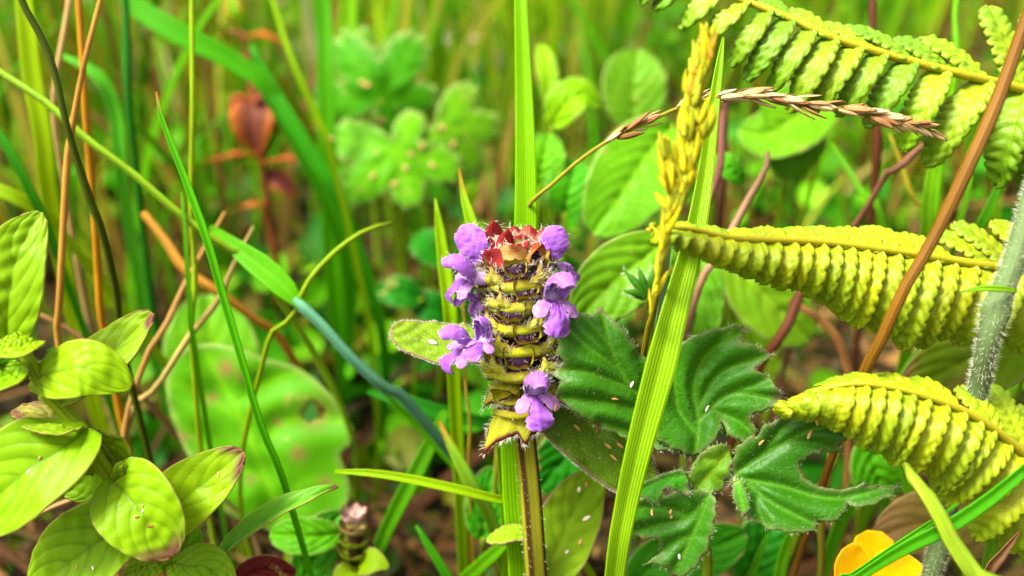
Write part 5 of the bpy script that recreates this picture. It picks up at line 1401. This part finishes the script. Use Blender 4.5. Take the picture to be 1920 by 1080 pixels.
# soft round leaves beyond the flower head
for label, spine, w, hint, col, foot in (
    ('bright yellow green heart shaped leaf right of the tall blade', [(1035, 235, 16), (1060, 195, 15.8), (1090, 178, 15.8), (1128, 196, 16)], 82, TC + UP * .5, C(150, 222, 15), (1060, 560)),
    ('upright pale leaf pair above the heart shaped leaf', [(1025, 190, 16.6), (1028, 150, 16.6), (1022, 115, 16.7), (1012, 82, 16.9)], 40, TC, C(160, 225, 25), (1040, 560)),
    ('round leaf half hidden by the tall blade', [(1010, 350, 15.6), (1015, 320, 15.5), (1022, 285, 15.5), (1030, 250, 15.6)], 82, TC, C(115, 212, 25), (1010, 640)),
    ('round deep green leaf under the dry grass stem', [(1060, 400, 15.6), (1065, 370, 15.5), (1072, 335, 15.5), (1080, 300, 15.7)], 90, TC, C(85, 195, 35), (1065, 640)),
    ('large ribbed leaf hanging behind the yellow grass head', [(1262, 235, 14.4), (1215, 290, 14.1), (1165, 365, 13.9), (1110, 440, 13.9)], 160, TC + UP * .15, C(120, 205, 45), (1230, 620)),
    ('olive oval leaf above the dry grass stem', [(1190, 240, 18.5), (1188, 190, 18.4), (1190, 140, 18.4), (1198, 92, 18.6)], 122, TC, C(120, 190, 60), (1190, 560)),
    ('broad wrinkled leaf below the upper fern leaflet', [(1560, 190, 16), (1500, 215, 15.8), (1440, 250, 15.7), (1385, 245, 15.8)], 130, TC + UP * .2, C(125, 205, 45), (1480, 560)),
    ('second wrinkled leaf hanging below the broad one', [(1480, 210, 16.2), (1485, 255, 16.1), (1490, 300, 16.1), (1500, 335, 16.2)], 120, TC, C(110, 195, 40), (1490, 580)),
    ('small soft leaf near the purple brown stem', [(1345, 290, 13.6), (1360, 305, 13.5), (1378, 325, 13.5), (1395, 345, 13.6)], 42, TC, C(95, 200, 40), (1370, 560)),
    ('broad leaf with a pale margin and a brown hole behind the buttercup leaf', [(1245, 455, 11.9), (1200, 490, 11.8), (1140, 540, 11.7), (1080, 605, 11.7)], 135, TC - RT * .1 + UP * .1, C(125, 195, 50), (1180, 860)),
    ('soft leaf behind the grass stem left of the fern tip', [(1318, 460, 13), (1312, 530, 12.9), (1305, 600, 12.9), (1290, 680, 13)], 95, TC, C(120, 200, 70), (1310, 860)),
    ('olive green leaf blurred beneath the tip of the middle fern leaflet', [(1370, 480, 14.6), (1420, 540, 14.5), (1470, 590, 14.5), (1520, 640, 14.6)], 130, TC, C(135, 195, 60), (1440, 840)),
    ('dark green round leaf left of the flower head', [(790, 560, 17.5), (765, 552, 17.4), (735, 545, 17.4), (705, 545, 17.5)], 62, TC + UP * .3, C(35, 145, 30), (760, 800)),
    ('dark green round leaf close to the pointed yellow green blade', [(850, 590, 17.8), (820, 580, 17.6), (795, 572, 17.6), (770, 572, 17.8)], 64, TC + UP * .3, C(30, 135, 35), (800, 800)),
    ('round green leaf above the dark pair left of the flower head', [(850, 480, 17.8), (820, 470, 17.6), (795, 455, 17.6), (775, 445, 17.8)], 70, TC + UP * .3, C(40, 150, 30), (810, 760)),
    ('green oval leaf low behind the yellow green crossing blade', [(905, 1010, 13.2), (910, 960, 13.1), (915, 920, 13.1), (925, 875, 13.2)], 80, TC, C(75, 190, 45), (900, 1200)),
    ('small oval leaf behind the budding self heal', [(640, 1000, 12.6), (600, 1005, 12.5), (555, 1005, 12.5), (505, 1000, 12.6)], 70, TC + UP * .3, C(105, 200, 20), (620, 1200)),
    ('dark green leaf in the gap right of the square flower stem', [(1120, 800, 13.2), (1090, 830, 13.1), (1050, 870, 13.1), (1010, 920, 13.2)], 110, TC, C(40, 150, 30), (1080, 1100)),
    ('green leaf seen through the gap of the buttercup leaf', [(1640, 830, 12.8), (1640, 860, 12.7), (1650, 900, 12.7), (1660, 940, 12.8)], 110, TC, C(95, 200, 30), (1640, 1120)),
    ('large green leaf flushed red at its rim beneath the middle fern leaflet', [(1960, 590, 11.4), (1880, 640, 11.3), (1790, 690, 11.3), (1690, 735, 11.5)], 150, TC + UP * .3, C(135, 180, 45), (1900, 1000)),
    ('brownish leaf lying behind the yellow flower', [(1880, 1000, 11.6), (1800, 985, 11.5), (1720, 985, 11.5), (1640, 1010, 11.6)], 130, TC + UP * .4, C(150, 130, 60), (1780, 1250)),
    ('dark green leaf mass below the buttercup leaves', [(1400, 1090, 13.4), (1420, 1040, 13.3), (1450, 990, 13.3), (1490, 940, 13.4)], 110, TC, C(45, 150, 35), (1420, 1200)),
    ('green leaf low in the corner below the round leaf', [(560, 1100, 13), (590, 1050, 12.9), (600, 1010, 12.9), (640, 960, 13)], 90, TC, C(80, 185, 35), (580, 1250)),
    ('soft green leaf behind the third buttercup leaf', [(1190, 1100, 12.6), (1230, 1060, 12.5), (1330, 1030, 12.5), (1400, 1000, 12.6)], 110, TC + UP * .2, C(70, 170, 40), (1290, 1200)),
    ('dark red brown leaf at the foot of the narrow blue green leaf', [(440, 1110, 10.9), (460, 1080, 10.8), (500, 1065, 10.8), (555, 1075, 10.9)], 50, TC + UP * .4, C(130, 40, 35), (480, 1250)),
):
    pl, f = plant('leafy_plant', label, foot, spine[0][2] * 1.2)
    tipk = .55 if ('red at' in label or 'brownish' in label) else 2.0
    o = bg_leaf(pl, f, spine, w, hint, col, veins=6 if ('ribbed' in label or 'wrinkled' in label) else 4, tip0=tipk)

# red leaved plant in the thicket
pl, f = plant('red_leaf_plant', 'red and orange leaved herb standing in the grass thicket', (500, 620), 24)
RO = srgb(120, 62, 42, .5)
rs = [P(455, 60, 21.2), P(470, 150, 21.1), P(480, 210, 21.0), P(492, 300, 21.0), P(503, 400, 21.2), P(520, 520, 21.8), f - ZUP * .002]
tube('stem', M['stalk'], pl, rs, [.0007, .0009, .001, .001], C(150, 80, 40), n=30, seg=8)
for sp, w, hint, col in (([(476, 180, 20.8), (475, 215, 20.6), (476, 250, 20.6), (482, 296, 20.8)], 84, TC, RO), ([(485, 190, 20.9), (505, 205, 20.8), (520, 230, 20.8), (528, 252, 20.9)], 44, TC, srgb(150, 60, 50, GK)), ([(470, 210, 20.8), (452, 195, 20.7), (440, 200, 20.7), (432, 212, 20.8)], 40, TC, srgb(120, 50, 60, GK)), ([(490, 210, 20.7), (495, 190, 20.5), (490, 180, 20.5), (480, 178, 20.6)], 40, TC, srgb(125, 50, 60, GK)),
                        ([(480, 298, 20.9), (450, 290, 20.7), (420, 296, 20.6), (382, 302, 20.7)], 26, TC * .4 + UP, srgb(200, 95, 60, GK)), ([(488, 305, 20.9), (510, 305, 20.7), (540, 298, 20.6), (570, 300, 20.7)], 34, TC * .4 + UP, srgb(205, 95, 60, GK)), ([(503, 390, 21.1), (485, 385, 20.9), (468, 385, 20.8), (450, 388, 20.9)], 26, TC * .6 + UP, srgb(200, 120, 60, GK)),
                        ([(500, 330, 21.2), (520, 335, 21.1), (540, 350, 21.1), (556, 372, 21.2)], 40, TC, srgb(170, 90, 85, GK)), ([(465, 70, 21.2), (490, 66, 21.1), (510, 72, 21.1), (536, 84, 21.2)], 26, TC * .6 + UP, srgb(205, 110, 40, GK)), ([(455, 70, 21.2), (440, 62, 21.1), (425, 62, 21.1), (410, 68, 21.2)], 22, TC * .6 + UP, srgb(110, 80, 60, GK)), ([(450, 40, 21.4), (440, 25, 21.3), (436, 5, 21.3), (430, -20, 21.4)], 30, TC, C(130, 215, 20))):
    herb_leaf(pl, sp, w, hint, col, nu=30, nv=17, mat='red', prof=.85, edge_w=.6, fold=.25, skew=.3)

# budding self heal, blurred
pl, f = plant('self_heal_bud', 'budding self heal with a pink crown and no open flowers yet', (690, 1250), 13.5, 'flower')
B0, B1 = P(668, 1062, 12.6), P(663, 955, 12.3)
ax = nrm(B1 - B0)
L0 = np.linalg.norm(B1 - B0)
ff = nrm(-FW - (-FW @ ax) * ax)
rr = np.cross(ax, ff)
tube('stem', M['sqstem'], pl, [B0 + ax * L0 * .6, B0, P(676, 1110, 12.9), f - ZUP * .002], [.001, .0011], C(150, 165, 50), n=16, seg=12, square=4)
for k in range(5):
    for j in range(6):
        a = j * 1.047 + k * .52
        out = ff * math.cos(a) + rr * math.sin(a)
        z = k / 5 * L0
        rad = px2m(36, 12.5) * (1 - .09 * k)
        p0 = B0 + ax * z + out * rad * .35
        herb_pts = [p0, p0 + out * rad * .5 + ax * .0006, p0 + out * rad * .75 + ax * .0018]
        col = C(200, 205, 70) if k < 3 else (C(210, 190, 110) if k < 4 else srgb(230, 190, 185, .5))
        leaf('bract', M['bract'], pl, herb_pts, [.0007, .0015, .0012, .0001], out + ax * .3, col, .00015, nu=12, nv=9, arch=.7, edge_w=.12)
leaf('leaf', M['heal'], pl, [B0, P(655, 1070, 12.3), P(640, 1082, 12.2), P(620, 1100, 12.2)], [.0006, .0016, .0015, .0002], TC + UP * .4, C(185, 215, 40), .0002, nu=20, nv=13, fold=.15)
leaf('leaf', M['heal'], pl, [B0, P(685, 1055, 12.3), P(708, 1055, 12.2), P(730, 1065, 12.2)], [.0006, .002, .002, .0002], TC + UP * .6, C(185, 215, 30), .0002, nu=20, nv=13, fold=.15)

# yellow buttercup flower
pl, f = plant('buttercup_flower', 'glossy yellow buttercup flower under the crossing green blades', (1650, 1350), 12.5, 'flower')
fc = P(1640, 1112, 10.9)
for (tx, ty, w, dd) in ((1570, 1045, 92, 10.5), (1640, 995, 84, 11.1), (1712, 1045, 96, 10.5), (1600, 1170, 90, 10.4), (1690, 1170, 90, 10.4)):
    tip = P(tx, ty, dd)
    m = (fc + tip) / 2 - UP * .0004 * 0 + FW * .0008
    wm = px2m(w, 10.8) / 2
    leaf('petal', M['yellow'], pl, [fc, m, tip], lambda u: wm * np.interp(u, [0, .3, .65, .88, 1], [.15, .65, 1, .85, .35]), TC + UP * .3 + (fc - tip) * 30, srgb(254, 214, 0, .86), .00015, nu=26, nv=21, fold=.12, wave=.05, veins=0)
for i in range(26):
    a = random.uniform(0, 6.28)
    dv = nrm(TC + .6 * (RT * math.cos(a) + UP * math.sin(a)))
    tube('stamen', M['yellow'], pl, [fc, fc + dv * .0012, fc + dv * .002 + TC * .0004], [.00008, .00008, .00018], srgb(240, 190, 20, .55), n=6, seg=6)
tube('stem', M['stalk'], pl, [fc, P(1645, 1160, 11.2), f - ZUP * .002], [.0006, .0007], C(130, 180, 50), n=14, seg=8)

#SECTION: grass heads
def spikelet(name, parent, p, d, length, w, color, side):
    d = nrm(d)
    side = nrm(side - (side @ d) * d)
    pts = [p, p + d * length * .4 + side * length * .06, p + d * length]
    return leaf(name, M['seed'], parent, pts, [w * .4, w, w * .85, w * .02], side, color, w * .5, nu=8, nv=7, arch=1.2)

dry_pts = [(1754, 247, 10.0), (1690, 228, 9.9), (1600, 208, 9.85), (1520, 196, 9.85), (1450, 182, 9.9), (1400, 176, 9.95), (1330, 185, 10.05), (1270, 203, 10.15), (1200, 236, 10.25), (1140, 264, 10.3), (1080, 306, 10.4), (1030, 350, 10.5), (1003, 372, 10.6), (985, 400, 10.95), (968, 470, 11.3), (955, 560, 11.5)]
pp = to_ground([P(*q) for q in dry_pts], 0.0, 0.01)
dg = thing('dry_grass_head', 'arching dry grass stem with a beige seed head drooping under the fern', 'grass', pp[-1] * np.array([1, 1, 0]))
tube('stem', M['stalk'], dg, pp[::-1], [.0004, .0004, .00038, .0003, .00026, .0002, .00012], C(190, 185, 60), n=90, seg=8)
S = spline([P(*q) for q in dry_pts], 200)
def idx_near(px):
    q = np.array([proj(s)[0] for s in S])
    return int(np.argmin(np.abs(q - px)))
for (x0, x1, n) in ((1745, 1560, 46), (1560, 1480, 16), (1480, 1325, 34), (1325, 1268, 9), (1215, 1165, 8), (1160, 1130, 4)):
    for _ in range(n):
        i = min(max(idx_near(random.uniform(x1, x0)), 1), 198)
        t = nrm(S[i - 1] - S[i + 1])
        out = nrm(rng.normal(0, 1, 3))
        out = nrm(out - (out @ t) * t)
        spikelet('spikelet', dg, S[i] + out * random.uniform(0, .00045), t + out * random.uniform(.1, .42), random.uniform(.0016, .0034), random.uniform(.00022, .0004), tuple(np.array(random.choice([srgb(215, 185, 135, .55), srgb(190, 150, 100, .5), srgb(225, 205, 160, .55), srgb(165, 115, 75, .5)]))), out)

# yellow grass head standing in front, a little out of focus
yp = [(1334, 66, 8.7), (1318, 130, 8.65), (1300, 200, 8.6), (1282, 280, 8.6), (1266, 360, 8.6), (1252, 440, 8.7), (1238, 520, 9.1), (1222, 600, 9.6), (1207, 665, 10.1)]
pp = to_ground([P(*q) for q in yp], 0.0, 0.01)
yg = thing('yellow_grass_head', 'yellow green flowering grass head standing in front of the pale blade', 'grass', pp[-1] * np.array([1, 1, 0]))
tube('stem', M['stalk'], yg, pp[::-1], [.0006, .0006, .0006, .00055, .0004, .0003, .00015], C(175, 170, 40), n=60, seg=10)
S = spline([P(*q) for q in yp], 200)
for (x0, y0, x1, y1, n, sp) in ((1332, 70, 1300, 200, 48, 17), (1315, 110, 1285, 260, 62, 22), (1300, 230, 1278, 330, 42, 18), (1330, 230, 1292, 330, 36, 10), (1245, 290, 1262, 380, 32, 10), (1295, 335, 1265, 410, 36, 12), (1262, 380, 1250, 440, 20, 9), (1245, 450, 1220, 600, 20, 6)):
    for _ in range(n):
        t = random.random()
        px, py = x0 * (1 - t) + x1 * t + random.gauss(0, sp * .3), y0 * (1 - t) + y1 * t
        p = P(px, py, 8.3 + (0.004 * max(0, py - 440)) + random.gauss(0, .05))
        dr = D((x0 - x1) * .5 + random.gauss(0, 22), (y1 - y0) + 10, random.gauss(0, 30))
        k = t * .5 + random.random() * .5
        col = srgb(205, 160, 40, .5) if (k < .3 and y0 < 150) else (srgb(210, 205, 25, .5) if random.random() < .6 else srgb(180, 195, 40, .5))
        spikelet('spikelet', yg, p, dr, random.uniform(.0016, .003), random.uniform(.0002, .00034), col, D(random.gauss(0, .5), .1, 1))
ribbon_blade('pale bluish blade sliver behind the yellow grass head', [(1284, 215, 9.6), (1274, 260, 9.6), (1266, 320, 9.6), (1258, 390, 9.65), (1250, 470, 9.8), (1240, 560, 10.3)], [3, 14, 19, 18, 16, 14], C(165, 210, 170), dy=.012)

#SECTION: chaff lying on leaves
bpy.context.view_layer.update()
dg_ = bpy.context.evaluated_depsgraph_get()
def chaff(label, px, py, length, ang, col, w=4.0, group=None):
    o_ = Vector(CAM)
    ray = Vector(nrm(P(px, py, 10) - CAM))
    ok, loc, no, *_ = scene.ray_cast(dg_, o_, ray)
    if not ok:
        return
    no = np.array(no)
    if no @ FW > 0:
        no = -no
    loc = np.array(loc)
    d = (loc - CAM) @ FW * 100
    dr = RT * math.cos(math.radians(ang)) + UP * math.sin(math.radians(ang))
    dr = nrm(dr - (dr @ no) * no)
    L_, wm = px2m(length, d), px2m(w, d) / 2
    p = loc + no * wm * .55
    o = leaf('chaff', M['seed'], None, [p - dr * L_ / 2 + no * wm * .3, p + no * wm * .5, p + dr * L_ / 2 + no * wm * .2], [wm * .3, wm, wm * .9, wm * .2], no, col, wm * .6, origin=p, nu=9, nv=7, arch=1.1)
    tag(o, label, 'chaff', group)
BE, WH, BR = srgb(215, 175, 110, .6), srgb(235, 235, 215, .8), srgb(165, 105, 55, .5)
for px, py, L_, a, c in [(1150, 858, 17, -40, BE), (1163, 835, 16, -40, BE), (1141, 836, 16, -35, BE), (1120, 803, 18, -70, BR), (1083, 802, 17, -45, BE), (1041, 763, 16, 75, BE), (1185, 720, 14, 70, WH), (1153, 747, 14, -20, BE), (1325, 765, 14, 70, WH), (1222, 962, 14, 80, BE), (1257, 960, 10, 70, BE), (1258, 969, 7, 60, BE), (1273, 1043, 13, -70, WH), (1518, 815, 20, 70, BE), (1532, 790, 20, 75, BE), (1427, 829, 14, 55, BE)]:
    chaff('tiny dry grass seed husk fallen on the dark hairy buttercup leaves', px, py, L_, a, c, 5, 'husks on the buttercup leaves')
for px, py, L_, a, c in [(268, 948, 6, 80, BE), (268, 958, 6, 80, WH), (257, 970, 8, 15, BR), (283, 987, 16, 5, BR), (410, 890, 12, -60, BE), (75, 858, 8, 60, BE), (54, 885, 8, 50, WH), (175, 1065, 8, -60, WH), (145, 1062, 7, 60, BE)]:
    chaff('tiny dry husk fallen on the yellow green herb leaves', px, py, L_, a, c, 3.6, 'husks on the pale herb')
chaff('white papery fragment lying on the oval leaf of the self heal', 811, 643, 18, -15, WH, 8)
for px, py, L_, a, c in [(1085, 918, 10, 70, WH), (1099, 908, 8, 60, BE), (1088, 1017, 12, 60, BE), (1100, 972, 16, 30, WH), (1063, 1035, 8, 40, WH)]:
    chaff('small pale husk stuck to the light green leaf beside the square stem', px, py, L_, a, c, 6, 'husks on the lower self heal leaf')
chaff('red brown flake lying on top of the middle fern leaflet', 1778, 470, 26, -15, srgb(200, 140, 110, .5), 16)
for px, py in [(700, 330), (740, 345), (790, 275), (830, 240), (770, 290), (715, 225), (680, 155), (690, 160), (620, 260), (810, 310), (760, 315), (850, 270)]:
    chaff('beige chaff flake lying on the blurred toothed leaves', px, py, 14, random.uniform(0, 180), BE, 7, 'flakes on the toothed leaves')
